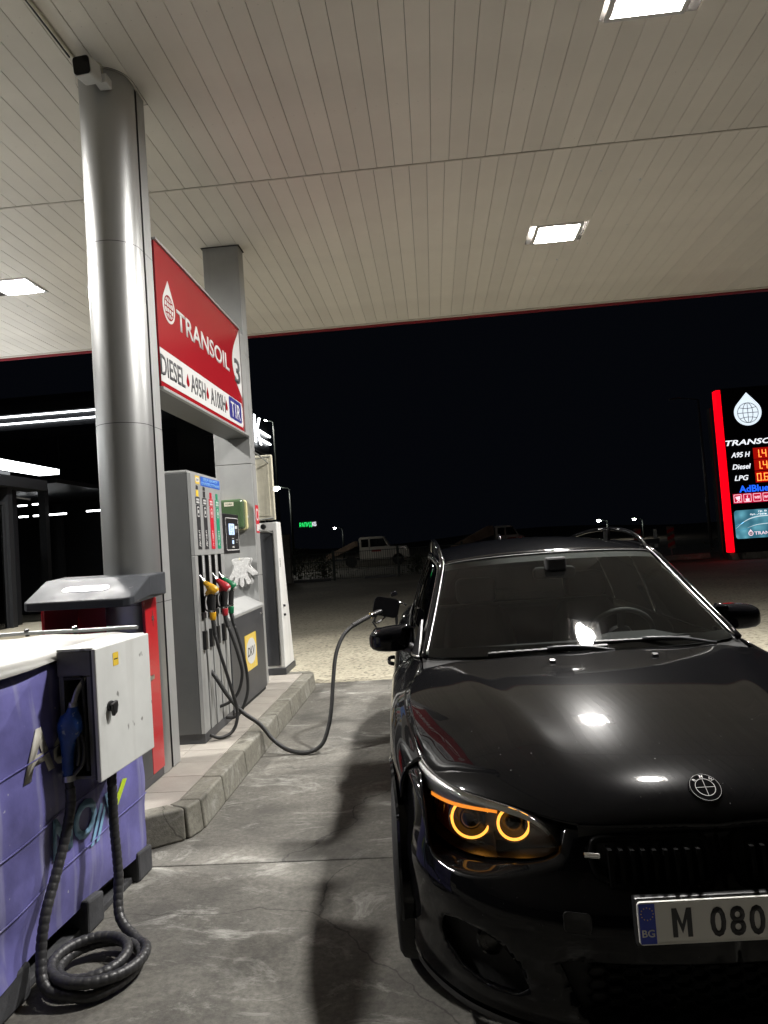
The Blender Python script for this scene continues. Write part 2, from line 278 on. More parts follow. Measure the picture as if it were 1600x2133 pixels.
# ------------------------------------------------------------------ builders
def root_of(o):
    while o.parent: o = o.parent
    return o
def tag(o, label=None, cat=None, group=None, kind=None):
    for k, v in (('label', label), ('category', cat), ('group', group), ('kind', kind)):
        if v: o[k] = v
    return o
def thing(name, label, cat, loc=(0, 0, 0), rz=0, group=None):
    o = bpy.data.objects.new(name, None); COL.objects.link(o); o.location = loc; o.rotation_euler = (0, 0, rz); o.empty_display_size = .1
    return tag(o, label, cat, group)
class B:
    """collects geometry in world coordinates (or in the thing's own when local=True at build)"""
    def __init__(s): s.v = []; s.f = []
    def add(s, vs, fs):
        o = len(s.v); s.v += [tuple(p) for p in vs]; s.f += [tuple(i+o for i in f) for f in fs]; return s
    def box(s, x0, x1, y0, y1, z0, z1):
        return s.add([(x0, y0, z0), (x1, y0, z0), (x1, y1, z0), (x0, y1, z0), (x0, y0, z1), (x1, y0, z1), (x1, y1, z1), (x0, y1, z1)],
                     [(0, 3, 2, 1), (4, 5, 6, 7), (0, 1, 5, 4), (1, 2, 6, 5), (2, 3, 7, 6), (3, 0, 4, 7)])
    def obox(s, c, ux, uy, uz):
        c = Vector(c); ux = Vector(ux); uy = Vector(uy); uz = Vector(uz)
        vs = [c+a*ux+b*uy+d*uz for d in (-1, 1) for a, b in ((-1, -1), (1, -1), (1, 1), (-1, 1))]
        return s.add(vs, [(0, 3, 2, 1), (4, 5, 6, 7), (0, 1, 5, 4), (1, 2, 6, 5), (2, 3, 7, 6), (3, 0, 4, 7)])
    def grid(s, rows, flip=False, close=False):
        n = len(rows[0]); vs = [p for r in rows for p in r]; fs = []
        for i in range(len(rows)-1):
            for j in range(n-(0 if close else 1)):
                k = (j+1) % n; q = (i*n+j, i*n+k, (i+1)*n+k, (i+1)*n+j)
                fs.append(q[::-1] if flip else q)
        return s.add(vs, fs)
    def tube(s, path, r, n=10, cap=True, close=False):
        P = [Vector(p) for p in path]; m = len(P); rows = []; up = None
        for i, p in enumerate(P):
            if close: d = (P[(i+1) % m]-P[i-1]).normalized()
            else: d = (P[min(i+1, m-1)]-P[max(i-1, 0)]).normalized()
            if up is None:
                up = d.orthogonal().normalized()
            up = (up-d*up.dot(d)).normalized(); sd = d.cross(up)
            rr = r[i] if isinstance(r, (list, tuple)) else r
            rows.append([p+up*(rr*cos(2*pi*k/n))+sd*(rr*sin(2*pi*k/n)) for k in range(n)])
        if close: rows.append(rows[0])
        o = len(s.v); s.grid(rows, flip=True, close=True)
        if cap and not close:
            s.f.append(tuple(o+k for k in range(n))); s.f.append(tuple(o+(m-1)*n+k for k in range(n))[::-1])
        return s
    def lathe(s, prof, c, ax, n=24, cap=True):
        c = Vector(c); ax = Vector(ax).normalized(); u = ax.orthogonal().normalized(); v = ax.cross(u)
        rows = [[c+ax*h+u*(r*cos(2*pi*k/n))+v*(r*sin(2*pi*k/n)) for k in range(n)] for r, h in prof]
        o = len(s.v); s.grid(rows, close=True)
        if cap:
            s.f.append(tuple(o+k for k in range(n))[::-1]); s.f.append(tuple(o+(len(prof)-1)*n+k for k in range(n)))
        return s
    def prism(s, poly, o, ux, uy, d):
        """flat polygon (2-D points) in the plane o+x*ux+y*uy, thickened by vector d"""
        o = Vector(o); ux = Vector(ux); uy = Vector(uy); d = Vector(d); n = len(poly)
        a = [o+ux*x+uy*y for x, y in poly]; b = [p+d for p in a]
        fs = [tuple(range(n))[::-1], tuple(range(n, 2*n))]+[(i, (i+1) % n, n+(i+1) % n, n+i) for i in range(n)]
        return s.add(a+b, fs)
    def build(s, name, m, parent=None, smooth=False, bevel=0, seg=2, local=False, solid=0, subd=0, auto=None, label=None):
        me = bpy.data.meshes.new(name)
        off = Vector((0, 0, 0))
        if parent and not local: off = root_of(parent).location
        me.from_pydata([tuple(Vector(p)-off) for p in s.v], [], s.f)
        bm = bmesh.new(); bm.from_mesh(me); bmesh.ops.remove_doubles(bm, verts=bm.verts, dist=1e-6)
        bmesh.ops.recalc_face_normals(bm, faces=bm.faces); bm.to_mesh(me); bm.free()
        me.materials.append(M[m] if isinstance(m, str) else m)
        o = bpy.data.objects.new(name, me); COL.objects.link(o)
        if parent: o.parent = parent
        if smooth:
            for p in me.polygons: p.use_smooth = True
            if smooth != 'all':
                me.set_sharp_from_angle(angle=rad(auto or 38))
        if solid:
            md = o.modifiers.new('solid', 'SOLIDIFY'); md.thickness = solid; md.offset = -1
        if subd:
            md = o.modifiers.new('sub', 'SUBSURF'); md.levels = subd; md.render_levels = subd
        if bevel:
            md = o.modifiers.new('bevel', 'BEVEL'); md.width = bevel; md.segments = seg; md.limit_method = 'ANGLE'; md.angle_limit = rad(40); md.harden_normals = False
        if label: o['label'] = label
        return o
def text(body, m, parent, o, ux, uy, h, width=None, bold=0., shear=0., ext=.002, align='CENTER', name='lettering', local=False, space=1.0, label=None):
    """lettering as mesh: o = centre/left of the baseline box, ux/uy unit axes, h = cap height"""
    c = bpy.data.curves.new('t', 'FONT'); c.body = body; c.size = 1; c.align_x = align; c.offset = bold; c.shear = shear; c.extrude = 0; c.space_character = space; c.resolution_u = 3; c.fill_mode = 'FRONT'
    ob = bpy.data.objects.new('t', c); COL.objects.link(ob); bpy.context.view_layer.update()
    me = bpy.data.meshes.new_from_object(ob.evaluated_get(bpy.context.evaluated_depsgraph_get()))
    bpy.data.objects.remove(ob); bpy.data.curves.remove(c)
    if not me.vertices: return None
    xs = [v.co.x for v in me.vertices]; ys = [v.co.y for v in me.vertices]
    cap = .729; sy = h/cap; sx = sy
    if width: sx = width/(max(xs)-min(xs))
    mid = (max(xs)+min(xs))/2 if align == 'CENTER' else min(xs)
    o = Vector(o); ux = Vector(ux).normalized(); uy = Vector(uy).normalized(); nrm = ux.cross(uy)
    off = root_of(parent).location if parent and not local else Vector((0, 0, 0))
    bm = bmesh.new(); bm.from_mesh(me)
    for v in bm.verts: v.co = o+ux*((v.co.x-mid)*sx)+uy*(v.co.y*sy)-off
    if ext:
        r = bmesh.ops.extrude_face_region(bm, geom=bm.faces[:])
        bmesh.ops.translate(bm, vec=nrm*ext, verts=[e for e in r['geom'] if isinstance(e, bmesh.types.BMVert)])
    bmesh.ops.recalc_face_normals(bm, faces=bm.faces)
    bm.to_mesh(me); bm.free(); me.materials.clear(); me.materials.append(M[m])
    me.name = name
    ob = bpy.data.objects.new(name, me); COL.objects.link(ob); ob.parent = parent
    if label: ob['label'] = label
    return ob
def cr(P, n):
    """Catmull-Rom through P, n samples per span"""
    P = [Vector(p) for p in P]; Q = [P[0]*2-P[1]]+P+[P[-1]*2-P[-2]]; out = []
    for i in range(1, len(Q)-2):
        a, b, c, d = Q[i-1:i+3]
        for k in range(n):
            t = k/n; out.append(.5*((2*b)+(c-a)*t+(2*a-5*b+4*c-d)*t*t+(3*b-a-3*c+d)*t**3))
    out.append(P[-1]); return out
def interp(tab, x):
    """smooth (monotone-ish) interpolation in a table of (x, value...)"""
    if x <= tab[0][0]: return tab[0][1]
    if x >= tab[-1][0]: return tab[-1][1]
    n = len(tab)
    for i in range(n-1):
        if tab[i][0] <= x <= tab[i+1][0]:
            x0, y0 = tab[i]; x1, y1 = tab[i+1]; h = x1-x0; t = (x-x0)/h
            def sl(k):
                if k <= 0: return (tab[1][1]-tab[0][1])/(tab[1][0]-tab[0][0])
                if k >= n-1: return (tab[-1][1]-tab[-2][1])/(tab[-1][0]-tab[-2][0])
                return (tab[k+1][1]-tab[k-1][1])/(tab[k+1][0]-tab[k-1][0])
            m0, m1 = sl(i)*h, sl(i+1)*h
            return (2*t**3-3*t*t+1)*y0+(t**3-2*t*t+t)*m0+(-2*t**3+3*t*t)*y1+(t**3-t*t)*m1
def rrect(x0, x1, y0, y1, r, n=4):
    out = []
    for cx, cy_, a in ((x1-r, y1-r, 0), (x0+r, y1-r, pi/2), (x0+r, y0+r, pi), (x1-r, y0+r, 1.5*pi)):
        out += [(cx+r*cos(a+pi/2*k/n), cy_+r*sin(a+pi/2*k/n)) for k in range(n+1)]
    return out
def circ(cx, cy_, rx, ry=None, n=28, a0=0, a1=2*pi):
    ry = ry or rx; return [(cx+rx*cos(a0+(a1-a0)*k/n), cy_+ry*sin(a0+(a1-a0)*k/n)) for k in range(n)]
def dropshape(cx, cy_, r, h, n=24):
    """water-drop outline: round bottom radius r, point h above the centre"""
    a = math.asin(min(.98, r/h)); out = [(cx, cy_+h)]
    for k in range(n+1):
        t = pi-a-(pi+pi-2*a)*0
    out = [(cx, cy_+h)]; s0 = pi-a; s1 = 2*pi+a
    for k in range(n+1):
        t = s0+(s1-s0)*k/n; out.append((cx+r*cos(t), cy_+r*sin(t)))
    return out
def copy_tree(o, parent=None):
    c = o.copy(); COL.objects.link(c); c.parent = parent
    for ch in [x for x in o.children]: copy_tree(ch, c)
    return c
X1, Y1, Z1 = Vector((1, 0, 0)), Vector((0, 1, 0)), Vector((0, 0, 1))
# ================================================================== SETTING
g = B().add([(-300, -120, -.012), (300, -120, -.012), (300, 400, -.012), (-300, 400, -.012)], [(0, 1, 2, 3)]).build('ground', 'asphalt')
tag(g, 'sandy worn asphalt yard stretching away behind the car', None, None, 'structure')
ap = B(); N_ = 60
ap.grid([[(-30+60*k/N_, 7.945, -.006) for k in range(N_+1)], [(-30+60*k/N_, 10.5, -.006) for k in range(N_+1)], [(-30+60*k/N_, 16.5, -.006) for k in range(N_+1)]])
ap = ap.build('apron', 'apron'); tag(ap, 'strip of pale gritty asphalt along the slab edge with painted lamp falloff', None, None, 'structure')
def plate_mesh(name, dx, dy, dz, bevel, m):
    o = B().box(0, dx, 0, dy, -dz, 0).build(name, m, bevel=bevel); return o
fc = B().box(-6.66, 11.02, -9.9, 7.94, -.05, -.008).build('forecourt_bed', 'gap'); tag(fc, None, None, None, 'structure'); fc.name = 'forecourt'
proto = None
for i in range(4):
    for j in range(4):
        x0 = -6.6+4.4*i; y0 = -9.85+4.445*j
        if proto is None: o = proto = plate_mesh('concrete_slab', 4.392, 4.437, .04, .006, 'concrete')
        else: o = proto.copy(); COL.objects.link(o)
        o.parent = fc; o.location = (x0+.004, y0+.004, 0.0)
# ------------------------------------------------------------------ pump island: kerb stones + tiles
ZI = .17
isl = B().box(-2.44, -1.56, 3.86, 7.66, 0, ZI-.022).build('pavement', 'gap'); tag(isl, 'raised tiled pump island edged with concrete kerb stones', None, None, 'structure'); isl.name = 'pump_island_pavement'
def kerbstone(p0, p1, q0, q1):
    """outer edge p0-p1, inner edge q0-q1 (plan)"""
    g_ = .003; d = (Vector(p1)-Vector(p0)); L_ = d.length; e = d/L_*g_
    a, b = Vector(p0)+e, Vector(p1)-e; dq = (Vector(q1)-Vector(q0)).normalized()*g_; c, dd = Vector(q0)+dq, Vector(q1)-dq
    n_ = Vector((d.y, -d.x)).normalized()*.018
    j = R_.uniform(-.003, .003); zt = ZI+j
    vs = [(a+n_)[:]+(0,), (b+n_)[:]+(0,), dd[:]+(0,), c[:]+(0,), a[:]+(zt,), b[:]+(zt,), dd[:]+(zt,), c[:]+(zt,)]
    return B().add(vs, [(0, 3, 2, 1), (4, 5, 6, 7), (0, 1, 5, 4), (1, 2, 6, 5), (2, 3, 7, 6), (3, 0, 4, 7)]).build('kerb_stone', 'kerb', isl, bevel=.014, seg=3)
XR, XL, KW = -1.425, -2.575, .13
ys = [3.93, 4.32, 4.83, 5.34, 5.85, 6.36, 6.87, 7.34, 7.66]
for a, b in zip(ys[:-1], ys[1:]):
    kerbstone((XR, a), (XR, b), (XR-KW, a), (XR-KW, b)); kerbstone((XL, b), (XL, a), (XL+KW, b), (XL+KW, a))
kerbstone((-1.47, 3.80), (XR, 3.93), (-1.59, 3.86), (XR-KW, 3.93))
kerbstone((-1.68, 3.66), (-1.47, 3.80), (-1.72, 3.79), (-1.59, 3.86))
kerbstone((-2.0, 3.60), (-1.68, 3.66), (-2.0, 3.74), (-1.72, 3.79)); kerbstone((-2.575, 3.93), (-2.0, 3.60), (-2.445, 3.93), (-2.0, 3.74))
kerbstone((XR, 7.66), (-1.50, 7.80), (XR-KW, 7.66), (-1.57, 7.69)); kerbstone((-1.50, 7.80), (-2.0, 7.84), (-1.57, 7.69), (-2.0, 7.71)); kerbstone((-2.0, 7.84), (XL, 7.66), (-2.0, 7.71), (XL+KW, 7.66))
tp = None
for j in range(14):
    for i in range(3):
        x0 = -2.445+i*.2967; y0 = 3.80+j*.2775
        z = ZI-.003+R_.uniform(-.0015, .0015)
        if y0 < 3.9: y0b = 3.87
        if tp is None: tp = B().box(0, .2937, 0, .2745, -.018, 0).build('paving_tile', 'tile', None, bevel=.002); o = tp
        else: o = tp.copy(); COL.objects.link(o)
        o.parent = isl; o.location = (x0, y0, z)
# ------------------------------------------------------------------ canopy: planks, fascia, lamps
ZC = 4.77
can = thing('canopy', 'flat forecourt canopy with cream plank soffit and thin red edge', 'canopy', (-2, 4, ZC))
B().box(-10.3, 13, -8, 10.10, ZC+.075, ZC+.5).build('roof_slab', 'soffit_gap', can)
PW = .1545; pm = {}
LAMPS = [(1.57, 7.57), (1.57, 4.19), (-4.56, 7.57), (-4.56, 4.19)]
def plank(x0, x1, y0, y1):
    k = (round(x1-x0, 4), round(y1-y0, 4))
    if k not in pm:
        b_ = B(); dx, dy = x1-x0, y1-y0; t = .012
        prof = [(.0, .012), (.0, .003), (.003, 0), (dx-.003, 0), (dx, .003), (dx, .012)]
        b_.grid([[(x, 0, z) for x, z in prof], [(x, dy, z) for x, z in prof]]); pm[k] = b_.build('soffit_plank', 'plank', can, local=True); o = pm[k]
    else: o = pm[k].copy(); COL.objects.link(o); o.parent = can
    o.location = (x0+2, y0-4, R_.uniform(-.0012, .0012))
def holed(x0, x1, ya, yb):
    """plank run broken where a lamp sits"""
    cuts = []
    for lx, ly in LAMPS:
        if x1 > lx-.25+.02 and x0 < lx+.25-.02 and ly-.23 > ya and ly+.23 < yb: cuts.append((ly-.225, ly+.225))
    cuts.sort(); y = ya
    for a, b in cuts: plank(x0, x1, y, a); y = b
    plank(x0, x1, y, yb)
nx = 82
for i in range(nx):
    x0 = -6.78+i*PW
    holed(x0+.0013, x0+PW-.0013, 5.885, 10.06)
    holed(x0+.035+.0013, x0+.035+PW-.0013, 1.2, 5.86)
B().box(-10.3, -6.8, -8, 10.06, ZC, ZC+.012).build('soffit_sheet', 'plank', can)
B().box(5.94, 13, -8, 10.06, ZC, ZC+.012).build('soffit_sheet', 'plank', can)
B().box(-6.74, 5.92, -8, 1.19, ZC, ZC+.012).build('soffit_sheet', 'plank', can)
B().box(-6.8, 5.93, 5.868, 5.885, ZC-.003, ZC+.006).build('joint_strip', 'trim', can)
B().box(-10.3, 13, 10.064, 10.115, ZC-.012, ZC+.03).build('edge_trim', 'trim', can)
B().box(-10.3, 13, 10.12, 10.17, ZC-.035, ZC+.62).build('fascia', 'red_fascia', can)
def lamp(x, y, label):
    t = thing('ceiling_light', label, 'light', (x, y, ZC), 0, 'square floodlights recessed in the canopy')
    f = B()
    for a in ((-.25, .25, -.23, -.195), (-.25, .25, .195, .23), (-.25, -.215, -.195, .195), (.215, .25, -.195, .195)): f.box(x+a[0], x+a[1], y+a[2], y+a[3], ZC-.012, ZC+.004)
    f.build('frame', 'sign_white', t, bevel=.003)
    h = B(); h.grid([[(x-.212, y-.192, ZC-.006), (x+.212, y-.192, ZC-.006), (x+.212, y+.192, ZC-.006), (x-.212, y+.192, ZC-.006)], [(x-.195, y-.185, ZC+.055), (x+.195, y-.185, ZC+.055), (x+.195, y+.185, ZC+.055), (x-.195, y+.185, ZC+.055)]], close=True)
    h.build('reflector', 'grey_paint', t)
    e = B(); pr = [(.162, .05), (.160, .032), (.14, .016), (.08, .006), (.0001, .003)]
    e.lathe([(r, ZC+z) for r, z in pr], (x, y, 0), Z1, 24, cap=False); e.build('lens', 'lamp', t, smooth='all')
for (x, y), l in zip(LAMPS, ['lit floodlight in the soffit above the far part of the car', 'lit floodlight at the top edge above the car bonnet', 'lit floodlight in the soffit left of the round column', 'lit floodlight in the left soffit nearer than the round column']):
    lamp(x, y, l)
# ------------------------------------------------------------------ round column
c1 = thing('canopy_column', 'rounded silver clad canopy column behind the staff cabinet', 'column', (-1.99, 4.47, ZI))
def oval(z0, z1, g_=.0):
    cx, y0, r = -1.99, 4.46, .175
    pr = [(cx+r*cos(a), y0+r*sin(a)) for a in [0-pi*k/28 for k in range(29)]]       # near half round
    pr = [(cx+r, 4.505)]+pr+[(cx-r, 4.505)]
    return B().grid([[(x, y, z0+g_) for x, y in pr], [(x, y, z1-g_) for x, y in pr]])
zs = [ZI, 1.26, 2.43, 3.62, ZC-.002]
for a, b in zip(zs[:-1], zs[1:]):
    oval(a, b, .002).build('cladding_shell', 'silver', c1, smooth=True)
    rp = [(-1.815, 4.535), (-1.815, 4.66), (-1.845, 4.69), (-2.135, 4.69), (-2.165, 4.66), (-2.165, 4.535)]
    B().grid([[(x, y, a+.002) for x, y in rp], [(x, y, b-.002) for x, y in rp]]).build('rear_cladding', 'silver_flat', c1)
core = [(-1.99+.165*cos(-pi*k/16), 4.46+.165*sin(-pi*k/16)) for k in range(17)]+[(-2.155, 4.68), (-1.825, 4.68)]
B().grid([[(x, y, ZI) for x, y in core], [(x, y, ZC) for x, y in core]], close=True).build('core', 'groove', c1, smooth=True)
ring = [(-1.99+.19*cos(-pi*k/20), 4.46+.19*sin(-pi*k/20)) for k in range(21)]+[(-2.18, 4.70), (-1.80, 4.70)]
B().grid([[(x, y, ZC-.006) for x, y in ring], [(x, y, ZC-.0025) for x, y in ring]], close=True).build('sealant_ring', 'gap', c1, smooth=True)
# ------------------------------------------------------------------ square column
c2 = thing('canopy_column', 'square grey clad canopy column behind the pump, gloves hanging on it', 'column', (-2.0, 7.28, ZI))
zs2 = [ZI, 1.30, 2.46, 3.62, ZC-.003]
for a, b in zip(zs2[:-1], zs2[1:]):
    B().box(-2.21, -1.83, 7.07, 7.11, a+.002, b-.002).build('front_panel', 'silver_flat', c2, bevel=.004)
    B().box(-1.85, -1.828, 7.112, 7.25, a+.002, b-.002).build('side_panel', 'silver_flat', c2, bevel=.003)
    B().box(-2.212, -2.19, 7.112, 7.25, a+.002, b-.002).build('side_panel', 'silver_flat', c2, bevel=.003)
B().box(-2.185, -1.855, 7.115, 7.24, ZI, ZC).build('core', 'groove', c2)
B().box(-2.225, -1.815, 7.055, 7.265, ZC-.006, ZC-.003).build('sealant_ring', 'gap', c2)
for k in range(2):
    B().tube([(-1.828, 7.20, 2.60-.83*k), (-1.80, 7.40, 2.56-.80*k), (-1.78, 7.63, 2.52-.78*k)], .007, 6).build('bracket_rod', 'galv', c2)
st = B().prism(rrect(7.118, 7.245, 1.74, 2.03, .01), (-1.8275, 0, 0), Y1, Z1, (.0015, 0, 0)).build('warning_sticker', 'label_red', c2, label='red and white warning sticker')
B().prism(circ(7.18, 1.93, .05, .065), (-1.8258, 0, 0), Y1, Z1, (.001, 0, 0)).build('sticker_disc', 'sign_white', st)
B().prism(circ(7.18, 1.93, .035, .045), (-1.8246, 0, 0), Y1, Z1, (.001, 0, 0)).build('sticker_symbol', 'label_red', st)
B().prism(rrect(7.13, 7.235, 1.76, 1.83, .01), (-1.8258, 0, 0), Y1, Z1, (.001, 0, 0)).build('sticker_strip', 'sign_white', st)
# ------------------------------------------------------------------ brand sign between the columns
def globe(parent, o, ux, uy, r, m, lw, d, name='globe_line', local=False):
    o = Vector(o); ux = Vector(ux); uy = Vector(uy); n_ = ux.cross(uy)*d
    def line(pts, nm):
        P = [Vector(p) for p in pts]; a_, b_ = [], []
        for i, p in enumerate(P):
            t_ = (P[min(i+1, len(P)-1)]-P[max(i-1, 0)]).normalized(); q = Vector((-t_.y, t_.x))*lw/2; a_.append(p+q); b_.append(p-q)
        B().grid([[o+ux*p.x+uy*p.y+n_ for p in a_], [o+ux*p.x+uy*p.y+n_ for p in b_]]).build(nm, m, parent, local=local)
    def arc(rx, ry, a0, a1, n=20, cy_=0): return [(rx*cos(a0+(a1-a0)*k/n), cy_+ry*sin(a0+(a1-a0)*k/n)) for k in range(n+1)]
    line(arc(r, r, 0, 2*pi, 32), name); line(arc(r*.48, r, pi/2, 1.5*pi), name); line(arc(r*.48, r, -pi/2, pi/2), name)
    line([(0, -r), (0, r)], name); line([(-r, 0), (r, 0)], name)
    line([(x*r, (.55-.12*(1-(x/.8)**2))*r) for x in (-.8, -.4, 0, .4, .8)], name); line([(x*r, (-.55+.12*(1-(x/.8)**2))*r) for x in (-.8, -.4, 0, .4, .8)], name)
sg = thing('brand_sign', 'red and white fuel brand sign box hung between the two columns', 'sign', (-1.95, 5.9, 2.73))
B().box(-2.085, -1.83, 4.692, 7.068, 2.725, 3.80).build('box', 'grey_paint', sg, bevel=.004)
XF = -1.812
B().box(-1.828, XF, 4.692, 6.82, 2.745, 3.785).build('face', 'sign_red', sg)
fr = B(); fr.box(-1.83, -1.797, 4.692, 6.845, 2.722, 2.742); fr.box(-1.83, -1.797, 4.692, 6.845, 3.788, 3.806); fr.box(-1.83, -1.797, 6.822, 6.845, 2.743, 3.787); fr.build('frame', 'silver_flat', sg, bevel=.002)
B().box(-1.83, -1.822, 6.85, 7.066, 2.74, 3.79).build('end_panel', 'silver_flat', sg)
def face(poly, m, nm, d, th=.0012): return B().prism(poly, (XF+d, 0, 0), Y1, Z1, (th, 0, 0)).build(nm, m, sg)
face([(4.694, 2.782), (6.76, 2.782), (6.79, 2.81), (6.79, 2.98), (6.76, 3.022), (4.694, 3.022)], 'sign_white', 'white_band', .001)
dl = dropshape(4.915, 3.372, .118, .20); face(dl, 'sign_white', 'drop_logo', .001)
globe(sg, (XF+.003, 4.915, 3.368), Y1, Z1, .088, 'sign_red', .011, .0)
text('TRANSOIL', 'sign_white', sg, (XF+.001, 5.74, 3.265), Y1, Z1, .155, 1.345, bold=.018)
text('DIESEL', 'inkdark', sg, (XF+.0025, 4.93, 2.832), Y1, Z1, .15, .475, bold=.012)
text('A95H', 'inkdark', sg, (XF+.0025, 5.475, 2.832), Y1, Z1, .15, .355, bold=.012)
text('A100H', 'inkdark', sg, (XF+.0025, 5.995, 2.832), Y1, Z1, .152, .425, bold=.012)
for y in (5.232, 5.703, 6.24): face(dropshape(y, 2.888, .032, .07), 'sign_red', 'red_drop', .0025)
face(rrect(6.325, 6.735, 2.812, 3.015, .03), 'navy', 'badge', .0025)
text('TIR', 'sign_white', sg, (XF+.004, 6.53, 2.835), Y1, Z1, .15, .31, bold=.0, space=1.1)
big = [(6.815, 3.775)]+[(6.815-.285*sin(pi*k/16)**.9, 3.77-.68*(k/16)**.85) for k in range(1, 16)]+[(6.815, 3.085)]
face(big, 'sign_white', 'number_drop', .001)
text('3', 'inkdark', sg, (XF+.0025, 6.68, 3.21), Y1, Z1, .245, .19, bold=.02)
# ------------------------------------------------------------------ security camera and conduit
sc = thing('security_camera', 'white security camera on the column top with dark front', 'camera', (-2.03, 4.25, 4.7))
B().box(-1.955, -1.875, 4.215, 4.295, 4.615, 4.675).build('junction_box', 'white', sc, bevel=.006)
B().tube([(-1.93, 4.25, 4.67), (-1.955, 4.21, 4.675)], .018, 10).build('bracket', 'white', sc)
hb = B(); ax = Vector((-.10, -1, -.16)).normalized()
hp = Vector((-1.965, 4.215, 4.672))
sx_ = ax.cross(Z1).normalized(); sz_ = sx_.cross(ax).normalized()
hb.prism(rrect(-.062, .062, -.06, .06, .022), hp, sx_, sz_, ax*.12).build('housing', 'white', sc, bevel=.006)
B().prism(rrect(-.055, .055, -.053, .053, .020), hp+ax*.121, sx_, sz_, ax*.006).build('front_glass', 'piano', sc)
cc = thing('cable_conduit', 'dark cable trunking running along the soffit to the camera', 'cable', (-2.06, 3, ZC))
B().tube([(-2.06, 4.17, 4.76), (-2.065, 3.6, 4.757), (-2.05, 2.6, 4.757), (-2.05, 1.2, 4.757)], .012, 8).build('conduit', 'offwhite', cc)
B().tube([(-2.085, 4.16, 4.764), (-2.09, 3.0, 4.764), (-2.09, 1.2, 4.764)], .006, 6).build('cable', 'rubber', cc)
B().tube([(-2.05, 4.2, 4.755), (-1.97, 4.15, 4.75), (-1.90, 4.2, 4.72), (-1.91, 4.25, 4.68)], .005, 6).build('lead', 'offwhite', cc)
# ================================================================== STAFF CABINET (bin) at the island end
cb = thing('staff_cabinet', 'red and charcoal staff cabinet with sloping slate lid by the column', 'cabinet', (-2.05, 4.2, ZI))
xr, xl = -1.822, -2.36
B().box(xl, xr-.003, 3.99, 4.44, ZI, ZI+.05).build('plinth', 'dark_paint', cb)
rd = B(); rd.box(xr-.02, xr, 4.235, 4.44, ZI+.05, 1.30).build('side_panel', 'red', cb, bevel=.003, label='red side panel with star shaped hole')
B().box(xr-.02, xr, 3.985, 4.231, ZI+.05, 1.03).build('side_panel', 'dark_paint', cb, bevel=.003)
B().box(xl, xr-.022, 3.985, 4.005, ZI+.05, 1.03).build('front_panel', 'dark_paint', cb, bevel=.003)
B().box(xl, xr-.022, 4.40, 4.42, ZI+.05, 1.31).build('back_panel', 'red', cb, bevel=.003)
B().box(xl, xl+.02, 4.006, 4.398, ZI+.05, 1.3).build('side_panel', 'red', cb, bevel=.003)
B().box(xl+.02, xr-.022, 4.006, 4.398, .99, 1.01).build('shelf', 'matt', cb)
star = []
for k in range(12):
    r = (.028, .012)[k % 2]*(1.9 if k in (0, 6) else 1); star.append((4.345+r*sin(pi*k/6)*.8, 1.17+r*cos(pi*k/6)))
B().prism(star, (xr+.0004, 0, 0), Y1, Z1, (.0012, 0, 0)).build('star_hole', 'gap', cb)
B().box(xr, xr+.012, 4.235, 4.30, .795, .822).build('latch', 'steel', cb, bevel=.003)
s1 = B().prism(circ(4.165, .767, .046, .060), (xr+.0004, 0, 0), Y1, Z1, (.001, 0, 0)).build('litter_sticker', 'label_red', cb, label='round litter sticker with red rim')
B().prism(circ(4.165, .767, .041, .054), (xr+.0016, 0, 0), Y1, Z1, (.0008, 0, 0)).build('sticker_disc', 'sign_white', s1)
m_ = B(); m_.prism(circ(4.175, .812, .010, .012, 12), (xr+.0026, 0, 0), Y1, Z1, (.0006, 0, 0)); m_.prism([(4.165, .797), (4.19, .797), (4.19, .722), (4.175, .722), (4.175, .762), (4.155, .777)], (xr+.0026, 0, 0), Y1, Z1, (.0006, 0, 0)); m_.prism([(4.13, .757), (4.155, .757), (4.15, .717), (4.135, .717)], (xr+.0026, 0, 0), Y1, Z1, (.0006, 0, 0)); m_.build('sticker_symbol', 'ink', s1)
# lid: sloping tray with folded rim; front edge low at Y 3.80, back high at Y 4.42
lid = B()
top = [(-2.345, 3.815, 1.349), (-2.32, 3.80, 1.346), (-1.76, 3.80, 1.338), (-1.725, 3.812, 1.343), (-1.71, 3.84, 1.352), (-1.715, 4.08, 1.450), (-1.745, 4.40, 1.458), (-2.42, 4.40, 1.466), (-2.365, 4.08, 1.455)]
rim = [(x, y, z-.05-(.0 if y < 4 else .09 if y > 4.2 else .07)) for x, y, z in top]
n = len(top)
lid.add(top+rim, [(0, 1, 2, 3, 4, 5, 8), (8, 5, 6, 7), tuple(range(2*n-1, n-1, -1))]+[(i, n+i, n+(i+1) % n, (i+1) % n) for i in range(n)])
ld = lid.build('lid', 'slate', cb, bevel=.007, seg=2)
uy = Vector((-.01, .28, .1085)).normalized(); ux = Vector((1, 0, -.010)).normalized()
o = Vector((-2.045, 3.945, 1.4005))
lb = B().prism(rrect(-.14, .14, -.036, .036, .035, 8), o, ux, uy, (0, 0, .0012)).build('staff_label', 'sign_white', ld)
text('ПЕРСОНАЛ', 'inkdark', ld, o+ux*.04+uy*.004+Vector((0, 0, .0016)), ux, uy, .021, .165, bold=.01, ext=.0005)
text('STAFF ONLY', 'inkdark', ld, o+ux*.04+uy*(-.024)+Vector((0, 0, .0016)), ux, uy, .016, .14, bold=.01, ext=.0005)
dr = B(); dr.prism(dropshape(-.095, -.006, .013, .026), o+Vector((0, 0, .0016)), ux, uy, (0, 0, .0006)); dr.build('label_logo', 'grey_paint', ld)
